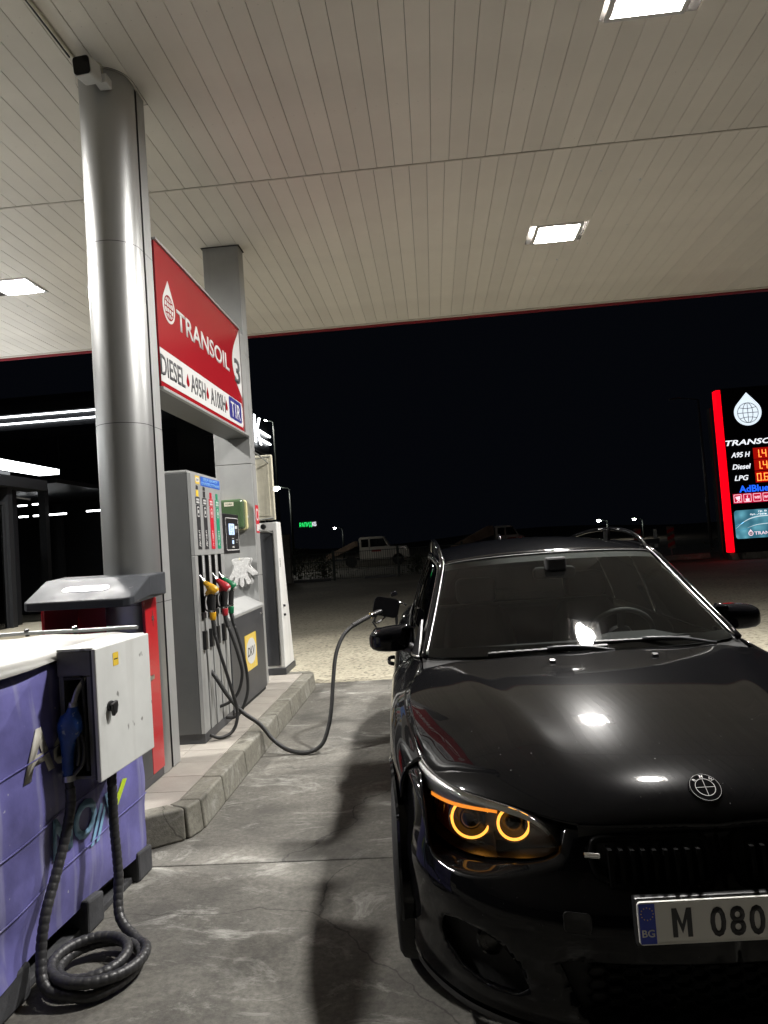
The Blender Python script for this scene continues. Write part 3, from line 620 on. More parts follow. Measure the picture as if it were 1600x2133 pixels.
B().prism([(-.098+.034*cos(a), -.002+.036*sin(a)) for a in [-1.2+2.4*k/10 for k in range(11)]]+[(-.098+.031*cos(a), -.002+.033*sin(a)) for a in [1.2-2.4*k/10 for k in range(11)]], o+Vector((0, 0, .0016)), ux, uy, (0, 0, .0006)).build('label_arc', 'grey_paint', ld)

# ================================================================== FUEL PUMP
XP = -1.77
fp = thing('fuel_pump', 'grey self-service fuel pump with four hose slots and dark lower cabinet', 'pump', (-2.0, 5.9, ZI))
B().box(-2.2, XP-.005, 5.06, 5.76, ZI, ZI+.07).build('plinth', 'dark_paint', fp)
B().box(-2.21, XP-.03, 5.05, 5.07, ZI+.07, 2.17).build('side_panel', 'grey_paint', fp, bevel=.003)
B().box(-2.21, XP-.03, 5.75, 5.77, ZI+.07, 2.17).build('side_panel', 'grey_paint', fp, bevel=.003)
B().box(-2.21, -2.19, 5.072, 5.748, ZI+.07, 2.17).build('back_panel', 'grey_paint', fp)
B().box(-2.21, XP-.03, 5.05, 5.77, 2.172, 2.19).build('top_panel', 'silver_flat', fp, bevel=.003)
SL = [(5.116, 5.207), (5.266, 5.360), (5.42, 5.516), (5.586, 5.679)]
# tower front: frame round the slots
B().box(XP-.028, XP, 5.05, 5.77, 1.548, 2.17).build('header_panel', 'silver_flat', fp, bevel=.004)
edges = [5.05]+[e for s in SL for e in s]+[5.77]
for a, b in zip(edges[0::2], edges[1::2]):
    B().box(XP-.028, XP, a, b, ZI+.07, 1.546).build('mullion', 'silver_flat', fp, bevel=.004)
for k, (a, b) in enumerate(SL):
    B().box(XP-.12, XP-.10, a-.01, b+.01, ZI+.07, 1.55).build('slot_back', 'matt', fp)
    B().box(XP-.098, XP-.0015, b-.006, b-.0005, 1.10, 1.546).build('slot_lining', 'black', fp)
    B().box(XP-.026, XP-.006, a+.002, b-.014, ZI+.07, 1.06).build('hose_guide', 'silver_flat', fp, bevel=.002)
    B().box(XP-.03, XP+.012, a+.008, b-.008, 1.07, 1.115).build('nozzle_rest', 'black', fp, bevel=.004)
    B().box(XP-.02, XP+.02, a+.012, b-.03, .84, .98).build('hose_clip', 'black', fp, bevel=.004)
    if k < 3:
        nb = B()
        for q in range(9): nb.box(XP+.0005, XP+.002, b+.002, b+.026, 1.415+q*.014, 1.426+q*.014)
        nb.build('white_decal', 'sign_white', fp)
# grade strips
SM = ['ink', 'ink', 'label_red', 'label_green']
for k, (a, b) in enumerate([(5.128, 5.222), (5.287, 5.382), (5.443, 5.543), (5.603, 5.695)]):
    mm = SM[k]; cx = (a+b)/2
    s_ = B().prism([(a+.006, 1.592), (b-.004, 1.592), (b-.004, 1.93), (a+.006, 1.93)], (XP+.0005, 0, 0), Y1, Z1, (.0015, 0, 0)).build('grade_strip', mm, fp)
    B().prism(rrect(a, b, 1.935, 1.992, .004, 2), (XP+.0005, 0, 0), Y1, Z1, (.0015, 0, 0)).build('grade_plate', mm, fp)
    tm = ['label_yellow', 'ink', 'label_red', 'label_green'][k]
    B().prism([(cx-.028, 1.996), (cx+.024, 1.996), (cx+.024, 2.044), (cx-.028, 2.044)], (XP+.0005, 0, 0), Y1, Z1, (.0015, 0, 0)).build('grade_tab', tm, fp)
    if k < 2: B().prism([(cx-.028, 2.05), (cx+.02, 2.05), (cx+.024, 2.075), (cx-.02, 2.082)], (XP+.0005, 0, 0), Y1, Z1, (.0015, 0, 0)).build('grade_icon', 'ink', fp)
    for zz, s in ((1.968, 'СВЕТЛА'), (1.943, 'ЗОНА')):
        pass
    B().prism(rrect(cx-.033, cx+.031, 1.958, 1.982, .001, 1), (XP+.0021, 0, 0), Y1, Z1, (.0004, 0, 0)).build('print_block', 'inkdark' if k < 2 else mm, fp)
    for q in range(2):
        lt = B()
        for i_ in range(5): lt.box(XP+.0022, XP+.003, cx-.032+i_*.0135, cx-.0225+i_*.0135, 1.943+q*.022, 1.958+q*.022)
        lt.build('small_print', 'sign_white', s_)
    if k < 2:
        rr = rrect(cx-.024, cx+.026, 1.842, 1.918, .008, 3); ri = rrect(cx-.018, cx+.020, 1.849, 1.911, .006, 3)
    else:
        rr = circ(cx, 1.88, .025, .038, 20); ri = circ(cx, 1.88, .019, .031, 20)
    B().prism(rr, (XP+.0021, 0, 0), Y1, Z1, (.0006, 0, 0)).build('fuel_symbol', 'sign_white', s_)
    B().prism(ri, (XP+.0029, 0, 0), Y1, Z1, (.0004, 0, 0)).build('symbol_inner', mm, s_)
    B().box(XP+.0034, XP+.004, cx-.009, cx+.009, 1.868, 1.892).build('symbol_mark', 'sign_white', s_)
    text(['ДИЗЕЛ', 'ДИЗЕЛ', 'А-100Н', 'А-95Н'][k], 'sign_white', s_, (XP+.0022, cx+.014, 1.612), Z1, -Y1, .028, .125, bold=.02, ext=.0005, align='LEFT')
B().prism(rrect(5.268, 5.742, 2.086, 2.158, .003, 2), (XP+.0005, 0, 0), Y1, Z1, (.0015, 0, 0)).build('service_label', 'blue', fp, label='blue self service label')
text('SELF', 'ltblue', fp, (XP+.0022, 5.385, 2.128), Y1, Z1, .024, .125, bold=.012, ext=.0005); text('SERVICE', 'ltblue', fp, (XP+.0022, 5.575, 2.128), Y1, Z1, .024, .225, bold=.012, ext=.0005)
text('САМООБСЛУЖВАНЕ', 'ltblue', fp, (XP+.0022, 5.505, 2.094), Y1, Z1, .024, .45, bold=.012, ext=.0005)
k1 = B().prism(rrect(5.148, 5.236, 2.094, 2.156, .002, 2), (XP+.0005, 0, 0), Y1, Z1, (.0015, 0, 0)).build('card_sticker', 'label_yellow', fp)
B().prism(rrect(5.154, 5.230, 2.108, 2.142, .01, 3), (XP+.0022, 0, 0), Y1, Z1, (.0004, 0, 0)).build('sticker_disc', 'sign_white', k1)
text('DKV', 'ink', k1, (XP+.003, 5.192, 2.117), Y1, Z1, .016, .05, bold=.01, shear=.2, ext=.0004)
# cabinet
B().box(-2.2, XP-.012, 5.80, 6.93, ZI, ZI+.03).build('cabinet_plinth', 'matt', fp)
B().box(-2.2, XP, 5.80, 6.945, ZI+.03, .985).build('cabinet', 'dark_paint', fp, bevel=.006)
B().box(-2.2, XP-.02, 5.772, 5.798, ZI+.03, 1.1).build('cabinet_side', 'grey_paint', fp)
cl = B(); A_ = [(XP+.004, 5.79), (XP+.004, 7.0), (-1.98, 7.09), (-1.98, 5.79)]; zt = [1.005, 1.015, 1.105, 1.105]
cl.add([(x, y, z) for (x, y), z in zip(A_, zt)]+[(x, y, z-.03) for (x, y), z in zip(A_, zt)], [(0, 1, 2, 3), (7, 6, 5, 4)]+[(i, 4+i, 4+(i+1) % 4, (i+1) % 4) for i in range(4)])
cl.build('cabinet_lid', 'silver_flat', fp, bevel=.008, seg=3)
B().box(-2.2, -1.99, 5.80, 7.09, .99, 1.10).build('cabinet_back', 'grey_paint', fp)
for y, z in ((6.86, .93), (5.94, .93)):
    B().lathe([(.011, 0), (.011, .006), (.006, .010)], (XP, y, z), X1, 12).build('lock', 'chrome', fp)
dk = B().prism(rrect(6.225, 6.615, .462, .787, .012, 3), (XP+.0006, 0, 0), Y1, Z1, (.0015, 0, 0)).build('card_sticker', 'label_yellow', fp, label='yellow and white fuel card sticker')
for y in (6.27, 6.33, 6.39, 6.47, 6.53): B().box(XP+.0022, XP+.0026, y, y+.012, .464, .785).build('sticker_stripe', 'cream', dk)
B().prism(circ(6.42, .63, .165, .118), (XP+.0028, 0, 0), Y1, Z1, (.0006, 0, 0)).build('sticker_disc', 'sign_white', dk)
text('DKV', 'inkdark', dk, (XP+.0036, 6.42, .588), Y1, Z1, .085, .25, bold=.018, shear=.18, ext=.0005)
# price display arm
pd = thing('payment_display', 'black pump display with lit blue screen beside the hose tower', 'display', (XP-.06, 6.02, 1.54))
B().box(XP-.06, XP-.004, 5.775, 6.27, 1.542, 1.892).build('housing', 'black', pd, bevel=.006)
B().box(XP-.2, XP-.062, 5.775, 6.2, 1.58, 1.85).build('mount', 'grey_paint', pd)
ro = rrect(5.862, 6.245, 1.572, 1.858, .02, 4); ri = rrect(5.868, 6.239, 1.578, 1.852, .017, 4)
nb = B(); nb.grid([[(XP-.001, a, b) for a, b in ro], [(XP-.001, a, b) for a, b in ri]], close=True); nb.build('bezel_line', 'sign_white', pd)
B().prism(rrect(5.955, 6.115, 1.708, 1.806, .004, 2), (XP-.003, 0, 0), Y1, Z1, (.002, 0, 0)).build('screen', 'lcd', pd)
for z_, s in ((1.77, '29.00'), (1.745, '22.12'), (1.716, '1.42')):
    text(s, 'navy', pd, (XP-.0008, 6.035, z_), Y1, Z1, .022, .10, ext=.0003)
B().prism(rrect(6.04, 6.085, 1.628, 1.66, .002, 2), (XP-.003, 0, 0), Y1, Z1, (.002, 0, 0)).build('small_screen', 'lcd', pd)
for z_, mm in ((1.762, 'label_red'), (1.727, 'inkdark')):
    B().prism(rrect(6.135, 6.205, z_, z_+.026, .002, 2), (XP-.003, 0, 0), Y1, Z1, (.002, 0, 0)).build('button_plate', 'sign_white' if mm == 'label_red' else 'inkdark', pd)
for (y, z_, w_) in ((6.035, 1.675, .05), (6.03, 1.602, .06), (6.16, 1.66, .04), (6.16, 1.64, .03), (6.03, 1.594, .07)):
    B().box(XP-.003, XP-.001, y, y+w_, z_, z_+.005).build('small_print', 'sign_white', pd)
# ------------------------------------------------------------------ pump nozzles and hoses
def fuel_nozzle(yc, m, label, hose, X0=0):
    t = thing('fuel_nozzle', label, 'nozzle', (-1.70, yc, 1.15), 0, 'nozzles resting in the pump slots')
    sp = cr([(-1.785, yc, 1.398), (-1.765, yc, 1.365), (-1.745, yc, 1.338)], 4)
    B().tube(sp, [.0105]*len(sp), 12).build('spout', 'chrome', t, smooth=True)
    # body: swept rounded section
    P = [(-1.752, 1.346, .013), (-1.742, 1.336, .019), (-1.728, 1.325, .022), (-1.718, 1.314, .027), (-1.70, 1.297, .034), (-1.682, 1.28, .037), (-1.668, 1.266, .035), (-1.66, 1.258, .026)]
    b_ = B(); path = [(x, yc, z) for x, z, r in P]; b_.tube(path, [r for *_, r in P], 16)
    b_.v = [(x, yc+(y-yc)*.82, z) for x, y, z in b_.v]
    bd = b_.build('body', m, t, smooth=True, auto=60)
    b_ = B(); b_.tube([(-1.70, yc, 1.275), (-1.725, yc, 1.265), (-1.742, yc, 1.25)], [.016, .02, .012], 10).build('guard_horn', m, bd, smooth=True)
    B().lathe([(.021, 0), (.022, .006), (.012, .012)], (-1.661, yc, 1.259), (.75, 0, -.66), 14).build('end_cap', 'sign_white', bd, smooth=True)
    gr = [(-1.685, yc, 1.265), (-1.69, yc, 1.20), (-1.697, yc, 1.128)]
    B().tube(cr(gr, 8), .021, 14).build('grip', 'rubber', t, smooth=True)
    B().tube(cr([(-1.715, yc, 1.262), (-1.752, yc, 1.225), (-1.752, yc, 1.14), (-1.71, yc, 1.118)], 6), .007, 8).build('trigger_guard', 'black', t, smooth=True)
    B().tube(cr([(-1.712, yc, 1.25), (-1.735, yc, 1.2), (-1.728, yc, 1.15)], 5), .008, 8).build('trigger', 'black', t, smooth=True)
    B().lathe([(.022, 0), (.023, .003), (.023, .011), (.021, .014)], (-1.697, yc, 1.128), (-.05, 0, -1), 16).build('swivel_ring', 'chrome', t, smooth=True)
    B().lathe([(.0225, .014), (.024, .017), (.023, .068), (.02, .072)], (-1.697, yc, 1.128), (-.03, 0, -1), 16).build('colour_sleeve', m, t, smooth=True)
    rb = B(); a = Vector((-1.699, yc, 1.056)); b2 = Vector(hose[0])
    N = 11; path = []; rr = []
    for k in range(N):
        q = a.lerp(b2, k/N); q2 = a.lerp(b2, (k+.55)/N); path += [q, q2, q2]; rr += [.0185-.003*k/N, .0185-.003*k/N, .0155-.002*k/N]
    B().tube([p+Vector((0, 0, -1e-4*i)) for i, p in enumerate(path)], rr, 12).build('bend_spring', 'rubber', t, smooth=True)
    B().tube(cr(hose, 8), .0125, 12).build('hose', 'rubber', t, smooth='all')
    return t
fuel_nozzle(5.162, 'yellow', 'yellow fuel nozzle hanging nearest in the pump slots', [(-1.69, 5.167, .94), (-1.665, 5.18, .80), (-1.635, 5.20, .66), (-1.587, 5.25, .385), (-1.585, 5.235, .28), (-1.62, 5.20, .205), (-1.69, 5.14, .185), (-1.76, 5.12, .215)])
fuel_nozzle(5.468, 'nred', 'red fuel nozzle hanging between the yellow and green ones', [(-1.68, 5.475, .96), (-1.645, 5.49, .83), (-1.62, 5.50, .72), (-1.605, 5.52, .58), (-1.64, 5.51, .445), (-1.70, 5.475, .375), (-1.78, 5.45, .345)])
fuel_nozzle(5.632, 'ngreen', 'green fuel nozzle hanging farthest in the pump slots', [(-1.68, 5.64, .95), (-1.645, 5.65, .80), (-1.618, 5.66, .65), (-1.607, 5.67, .50), (-1.615, 5.655, .38), (-1.665, 5.62, .255), (-1.72, 5.60, .22), (-1.78, 5.585, .225)])
# ------------------------------------------------------------------ the nozzle in the car and its long hose
bn = thing('fuel_nozzle', 'black fuel nozzle pushed into the car filler with long hose', 'nozzle', (-.45, 5.85, .9))
hs = [(-1.79, 5.30, .66), (-1.74, 5.28, .60), (-1.66, 5.29, .46), (-1.56, 5.30, .33), (-1.43, 5.31, .225), (-1.33, 5.29, .11), (-1.21, 5.26, .035), (-1.06, 5.23, .02), (-.95, 5.23, .07), (-.895, 5.26, .19), (-.868, 5.30, .33), (-.852, 5.37, .52), (-.83, 5.45, .70), (-.775, 5.53, .83), (-.69, 5.6, .905), (-.62, 5.66, .935)]
B().tube(cr(hs, 8), .0155, 14).build('hose', 'rubber', bn, smooth='all')
A2, B2 = Vector((-.70, 5.59, .90)), Vector((-.565, 5.71, .957)); path = []; rr = []
for k in range(12):
    q = A2.lerp(B2, k/12); q2 = A2.lerp(B2, (k+.5)/12); path += [q, q2]; rr += [.0205, .0175]
B().tube(path, rr, 12).build('bend_spring', 'rubber', bn, smooth=True)
dv = (Vector((-.40, 5.84, 1.005))-B2).normalized()
B().lathe([(.022, 0), (.024, .004), (.024, .03), (.022, .034)], B2, dv, 16).build('swivel_ring', 'chrome', bn, smooth=True)
B().tube([B2+dv*.034, B2+dv*.10, B2+dv*.20, B2+dv*.25], [.022, .026, .03, .02], 14).build('body', 'black', bn, smooth=True)
B().tube(cr([B2+dv*.04+Vector((0, 0, -.03)), B2+dv*.05+Vector((0, 0, -.075)), B2+dv*.12+Vector((0, 0, -.07)), B2+dv*.2+Vector((0, 0, -.03))], 5), .008, 8).build('trigger_guard', 'black', bn, smooth=True)
B().tube([B2+dv*.06+Vector((0, 0, -.02)), B2+dv*.02+Vector((0, 0, -.06)), B2+dv*.04+Vector((.01, 0, -.11))], .008, 8).build('trigger', 'black', bn, smooth=True)
B().tube(cr([B2+dv*.24, B2+dv*.32, B2+dv*.38+Vector((0, 0, -.04))], 4), .0105, 10).build('spout', 'chrome', bn, smooth=True)
# ------------------------------------------------------------------ glove box and gloves on the square column
tb = thing('glove_dispenser', 'green plastic towel dispenser with cream back on the square column', 'dispenser', (-2.03, 7.08, 1.78))
B().prism(rrect(-2.15, -1.895, 1.775, 2.085, .03, 4), (0, 7.068, 0), X1, Z1, (0, -.04, 0)).build('back_tray', 'cream', tb, bevel=.006)
B().prism(rrect(-2.147, -1.905, 1.782, 2.09, .035, 5), (0, 7.026, 0), X1, Z1, (0, -.13, 0)).build('cover', 'tork', tb, bevel=.03, seg=4)
pl = B().box(-2.085, -1.99, 6.892, 6.8955, 2.02, 2.06).build('name_plate', 'offwhite', tb)
text('TORK', 'tork', pl, (-2.0375, 6.8915, 2.03), X1, Z1, .02, .075, bold=.02, ext=.0004)
B().box(-1.895, -1.889, 7.04, 7.06, 1.9, 1.92).build('key_lock', 'sign_white', tb)
gl = thing('plastic_gloves', 'clear disposable glove hanging from a hook on the column', 'glove', (-1.98, 7.0, 1.3))
def glove(dy, dx):
    pts = [(-.083, .0), (.083, 0), (.080, -.045), (.072, -.075), (.105, -.115), (.138, -.15), (.135, -.172), (.112, -.18), (.088, -.155), (.058, -.135),
           (.066, -.175), (.088, -.235), (.078, -.262), (.052, -.26), (.034, -.215), (.022, -.20), (.020, -.26), (.008, -.288), (-.014, -.285), (-.022, -.255), (-.022, -.20), (-.034, -.205), (-.046, -.255), (-.064, -.272), (-.084, -.258), (-.082, -.225), (-.068, -.185), (-.084, -.19), (-.108, -.218), (-.126, -.21), (-.128, -.185), (-.105, -.145), (-.085, -.105), (-.075, -.07), (-.086, -.05)]
    sm = []
    for i in range(len(pts)):
        p0, p1, p2, p3 = [Vector(pts[(i+k) % len(pts)]) for k in (-1, 0, 1, 2)]
        for k in range(3):
            t = k/3; sm.append(tuple(.5*((2*p1)+(p2-p0)*t+(2*p0-5*p1+4*p2-p3)*t*t+(3*p1-p0-3*p2+p3)*t**3)))
    b_ = B(); b_.prism(sm, (-1.975+dx, 7.0+dy, 1.485), X1, Z1, (0, -.016, 0)); return b_
glove(0, 0).build('glove', 'glove', gl, bevel=.006, seg=3)
glove(.03, .018).build('rear_glove', 'glove', gl, bevel=.006, seg=3)
B().tube([(-1.985, 7.10, 1.485), (-1.985, 7.03, 1.478), (-1.985, 6.97, 1.478), (-1.985, 6.965, 1.495)], .004, 6).build('hook', 'cream', gl)
# ------------------------------------------------------------------ service kiosk at the island end, panel above it
kk = thing('service_kiosk', 'white and charcoal leaning service kiosk at the far island end', 'kiosk', (-1.95, 7.95, ZI))
KX0, KX1 = -2.22, -1.735
B().box(KX0, KX1+.01, 7.64, 8.16, ZI, ZI+.07).build('plinth', 'dark_paint', kk, bevel=.004)
body = B(); sp = [(7.66, ZI+.07), (8.14, ZI+.07), (7.98, 1.1), (7.86, 1.86), (7.66, 1.86)]
body.prism(sp, (KX0, 0, 0), Y1, Z1, (KX1-KX0, 0, 0)).build('shell', 'white', kk, bevel=.008)
B().box(KX0+.06, KX1-.055, 7.648, 7.658, ZI+.10, 1.74).build('door', 'dark_paint', kk, bevel=.003)
fr = B(); fr.box(KX0+.045, KX1-.04, 7.640, 7.659, 1.745, 1.765); fr.box(KX1-.052, KX1-.04, 7.640, 7.659, ZI+.10, 1.744); fr.build('door_frame', 'steel', kk)
B().lathe([(.03, 0), (.03, .02), (.022, .03)], (-1.885, 7.66, 1.815), -Y1, 18).build('speaker', 'black', kk, smooth=True)
for z_ in (.82, .92): B().lathe([(.014, 0), (.014, .02), (.008, .025)], (KX1, 7.74, z_), X1, 12).build('lock', 'black', kk, smooth=True)
for q in range(6): B().box(KX1+.0, KX1+.002, 7.70, 7.73, 1.36+q*.016, 1.368+q*.016).build('vent_slot', 'gap', kk)
pn = thing('hanging_panel', 'yellowed white light-box panel hung behind the square column', 'panel', (-1.85, 7.66, 1.9))
B().box(-2.12, -1.745, 7.64, 7.70, 1.885, 2.615).build('box', 'offwhite', pn, bevel=.008)
B().box(-2.10, -1.785, 7.632, 7.639, 1.93, 2.575).build('face', 'cream' if False else 'offwhite', pn, bevel=.004)
for z_ in (2.59, 1.905): B().tube([(-2.1, 7.63, z_), (-1.9, 7.62, z_-.012), (-1.76, 7.63, z_)], .006, 6).build('cable_tie', 'galv', pn)
# ================================================================== FLUID TANK (local frame: y along its face, x out of the face)
TR = -.053; TO = Vector((-1.607, 2.27, 0))
tk = thing('fluid_tank', 'bulk fluid tank wrapped in worn purple tarpaulin on a grey pallet', 'tank', TO, TR)
def bl(b, name, m, parent=tk, **k): return b.build(name, m, parent, local=True, **k)
def wave(y, z, s=1.0): return .006*s*sin(7*y+2*z)+.005*s*sin(13*y-5*z+1)+.004*s*sin(21*z+4*y)
rows = []
for i in range(25):
    z = .115+(1.165-.115)*i/24; r = []
    for j in range(41):
        y = -.01+1.205*j/40
        x = wave(y, z)+.012*sin(pi*i/24)
        if z > 1.08: x -= .03*((z-1.08)/.085)**2*(1-.6*min(1, y/.6))
        zz = z - (.03*max(0, 1-abs(y-.16)/.28) + .02*max(0, 1-abs(y-.5)/.14) if i == 24 else 0)
        if y > 1.17: x -= .02
        if i < 3 and y < .25: x += .012*(3-i)*(1-y/.25)
        r.append((x, y, zz))
    rows.append(r)
fc_ = bl(B().grid(rows), 'tarpaulin_face', 'tarp', smooth='all')
for (y0, y1, sgn) in ((1.195, 1.2, 1),):
    rows = [[(-.02-x*.98/8, 1.187+.006*sin(9*x), .13+1.03*i/8) for x in range(9)] for i in range(9)]
    bl(B().grid(rows), 'tarpaulin_side', 'tarp', smooth='all')
rows = [[(-.02-x*.98/8, -.012+.006*sin(9*x), .13+1.03*i/8) for x in range(9)] for i in range(9)]
bl(B().grid(rows), 'tarpaulin_side', 'tarp', smooth='all')
# body under the tarp, top sheet
bl(B().box(-1.0, -.045, 0.01, 1.165, .15, 1.155), 'container', 'gap')
rows = []
for i in range(17):
    r = []
    for j in range(21):
        x = .035-1.06*i/16; y = -.03+1.255*j/20
        z = 1.186+.008*sin(5*x+3*y)+.006*sin(11*y)-.004*sin(17*x)
        if i == 0: z -= .028+.010*sin(9*y); x -= .012
        if i == 1: z -= .004
        if j in (0, 20): z -= .03
        if i == 16: z -= .03
        r.append((x, y, z))
    rows.append(r)
tp_ = bl(B().grid(rows), 'top_sheet', 'tarp_top', smooth='all', solid=.003)
bl(B().tube([(-.95, 1.21, 1.20), (-.6, 1.225, 1.205), (-.3, 1.22, 1.203), (.0, 1.215, 1.205)], .010, 8), 'top_rail', 'galv', tk, smooth=True)
for x in (-.62, -.35): bl(B().tube([(x, 1.235, 1.19), (x, 1.225, 1.225)], .012, 8), 'rail_clip', 'black')
# pallet
for (y0, y1) in ((-.02, .225), (.60, .735), (1.05, 1.195)):
    f_ = B(); f_.prism([(y0, 0), (y1, 0), (y1, .125), (y0+.0, .14)], (-.12, 0, 0), Y1, Z1, (.145, 0, 0)); bl(f_, 'pallet_foot', 'pallet', bevel=.012)
for (y0, y1) in ((-.02, .225), (.60, .735), (1.05, 1.195)): bl(B().box(-1.0, -.86, y0, y1, 0, .13), 'pallet_foot', 'pallet', bevel=.012)
for x0 in (-.10, -.96): bl(B().box(x0, x0+.09, -.02, 1.19, .0, .03), 'pallet_runner', 'pallet', bevel=.004)
bl(B().box(-1.0, -.01, -.01, 1.18, .125, .15), 'pallet_deck', 'pallet')
# printed lettering on the tarp
def tt(s, m, y, z, h, w, **k): return text(s, m, fc_, (.022, y, z), (0, 1, .06 if 'rot' in k else 0.0), Z1, h, w, bold=.02, ext=.001, align='LEFT', local=True, name='print_lettering')
text('AdBlue', 'cream_print', fc_, (.022, .245, .75), Y1, Z1, .18, .82, bold=.03, ext=.001, align='LEFT', local=True, name='print_lettering')
text('NO', 'ltblue', fc_, (.024, .415, .395), Y1, Z1, .155, .30, bold=.035, ext=.001, align='LEFT', local=True, name='print_lettering')
for k in range(2): bl(B().prism([(.67+.045*k, .335), (.695+.045*k, .335), (.875+.045*k, .66), (.85+.045*k, .66)], (.024, 0, 0), Y1, Z1, (.001, 0, 0)), 'print_slash', 'ltblue', fc_)
bl(B().prism([(.84, .41), (.89, .41), (.985, .52), (.945, .53)], (.0255, 0, 0), Y1, Z1, (.001, 0, 0)), 'print_slash', 'lime', fc_)
bl(B().prism([(.775, .52), (.815, .52), (.86, .42), (.83, .40)], (.0255, 0, 0), Y1, Z1, (.001, 0, 0)), 'print_slash', 'ltblue', fc_)
def tarpx(y, z): return wave(y, z)+.012*sin(pi*max(0, min(1, (z-.115)/1.05)))
for ch in fc_.children:
    for v in ch.data.vertices: v.co.x += tarpx(v.co.y, v.co.z)-.0185
# fold lines of the tarp: thin raised welts
for z in (.30, .52, .79): bl(B().tube([(.006+wave(.03*i, z+.0015*i)+.012*sin(pi*(z+.0015*i-.115)/1.05), .03*i, z+.0022*i) for i in range(40)], .0028, 5), 'tarpaulin_welt', 'tarp', fc_)
# ------------------------------------------------------------------ dispensing box on the tank
bx = thing('dispenser_box', 'scuffed white locker box with nozzle bay fixed to the purple tank', 'box', TO, TR)
bb = lambda b, n, m, **k: b.build(n, m, bx, local=True, **k)
x0, x1, y0, y1, z0, z1 = .018, .165, .48, .93, .685, 1.195
bb(B().box(x0, x1+.012, y0, y1, z1, z1+.012), 'top_panel', 'boxdoor', bevel=.004)
bb(B().box(x0, x0+.012, y0+.01, y1-.012, z0+.012, z1-.001), 'back_panel', 'boxgrey')
bb(B().box(x0, x1, y1-.011, y1, z0, z1-.001), 'far_panel', 'boxgrey', bevel=.002)
bb(B().box(x0, x1, y0, y1-.012, z0, z0+.011), 'bottom_panel', 'boxgrey')
bb(B().box(x0, x1, y0, y0+.012, 1.095, z1-.001), 'near_panel', 'boxgrey', bevel=.003)
bb(B().box(x0+.03, x1-.012, y0+.22, y0+.235, z0+.012, 1.09), 'bay_back', 'matt')
bb(B().box(x1-.022, x1, y0, y0+.02, z0+.012, 1.094), 'near_post', 'boxgrey', bevel=.002)
bb(B().box(x0+.014, x0+.026, y0+.002, y0+.02, z0+.012, 1.094), 'near_post', 'boxgrey')
bb(B().tube([(x1-.03, y0-.004, .72), (x1-.035, y0-.004, 1.09)], .007, 8), 'edge_seal', 'rubber')
bb(B().tube([(x0+.03, y0-.002, 1.088), (x1-.04, y0-.004, 1.09)], .007, 8), 'edge_seal', 'rubber')
dd = bb(B().box(x1+.012, x1+.030, y0-.015, y1+.004, z0-.012, z1+.008), 'door', 'boxdoor', bevel=.005)
bb(B().box(x1+.0, x1+.011, y0-.006, y1, z0-.004, z1+.002), 'door_seal', 'black')
lk = B(); lk.prism(circ(.555, .955, .022), (x1+.0305, 0, 0), Y1, Z1, (.012, 0, 0)); lk.prism([(.535, .965), (.575, .975), (.58, .955), (.57, .925), (.545, .915)], (x1+.043, 0, 0), Y1, Z1, (.014, 0, 0)); lk.build('lock_handle', 'black', dd, local=True, bevel=.003)
B().prism(rrect(.60, .645, 1.11, 1.165, .004, 2), (x1+.0305, 0, 0), Y1, Z1, (.0008, 0, 0)).build('warning_label', 'label_yellow', dd, local=True)
B().box(x1+.0314, x1+.0317, .607, .638, 1.135, 1.14).build('label_print', 'ink', dd, local=True)
# ------------------------------------------------------------------ blue nozzle and its wrapped hose
bz = thing('dispenser_nozzle', 'worn blue nozzle in the tank locker with wrapped hose coiled on the ground', 'nozzle', TO, TR)
nb_ = lambda b, n, m, **k: b.build(n, m, bz, local=True, **k)
nb_(B().tube(cr([(.142, .56, 1.135), (.13, .50, 1.085), (.112, .465, 1.04), (.100, .45, .99)], 5), .0115, 12), 'spout', 'steel', smooth=True)
nb_(B().lathe([(.017, 0), (.019, .004), (.019, .02), (.016, .024)], (.101, .451, .998), (-.2, -.1, -1), 14), 'spout_nut', 'steel', smooth=True)
body = B(); P = [(.100, .982, .020, .02), (.096, .962, .024, .024), (.088, .948, .040, .030), (.084, .925, .050, .034), (.083, .895, .052, .034), (.080, .868, .046, .032), (.072, .845, .032, .027), (.068, .80, .024, .023), (.066, .745, .023, .022), (.068, .71, .023, .022)]
rows = [[(x+a*cos(t), .448+b*sin(t), z) for t in [2*pi*k/18 for k in range(18)]] for x, z, a, b in P]; body.grid(rows, close=True)
bdy = nb_(body, 'body', 'nblue', smooth=True, auto=70)
nb_(B().tube(cr([(.125, .448, .875), (.14, .448, .83), (.13, .448, .76), (.09, .448, .715)], 5), .008, 8), 'trigger_guard', 'black', smooth=True)
nb_(B().tube(cr([(.115, .448, .865), (.118, .448, .80), (.108, .448, .75)], 4), .009, 8), 'trigger', 'black', smooth=True)
nb_(B().tube([(.068, .448, .712), (.069, .447, .69)], .026, 14), 'ferrule', 'steel', smooth=True)
def toloc(x, y, z):
    d = Vector((x, y, z))-TO; c, s = cos(TR), sin(TR); return Vector((d.x*c+d.y*s, -d.x*s+d.y*c, d.z))
hp_ = [Vector((.069, .447, .69)), toloc(-1.512, 2.71, .60), toloc(-1.525, 2.68, .48), toloc(-1.53, 2.62, .38), toloc(-1.53, 2.53, .26), toloc(-1.52, 2.475, .14), toloc(-1.475, 2.43, .06)]
cx, cy_ = -1.385, 2.60
A0, A1 = rad(-105), rad(-105+360+360+165)
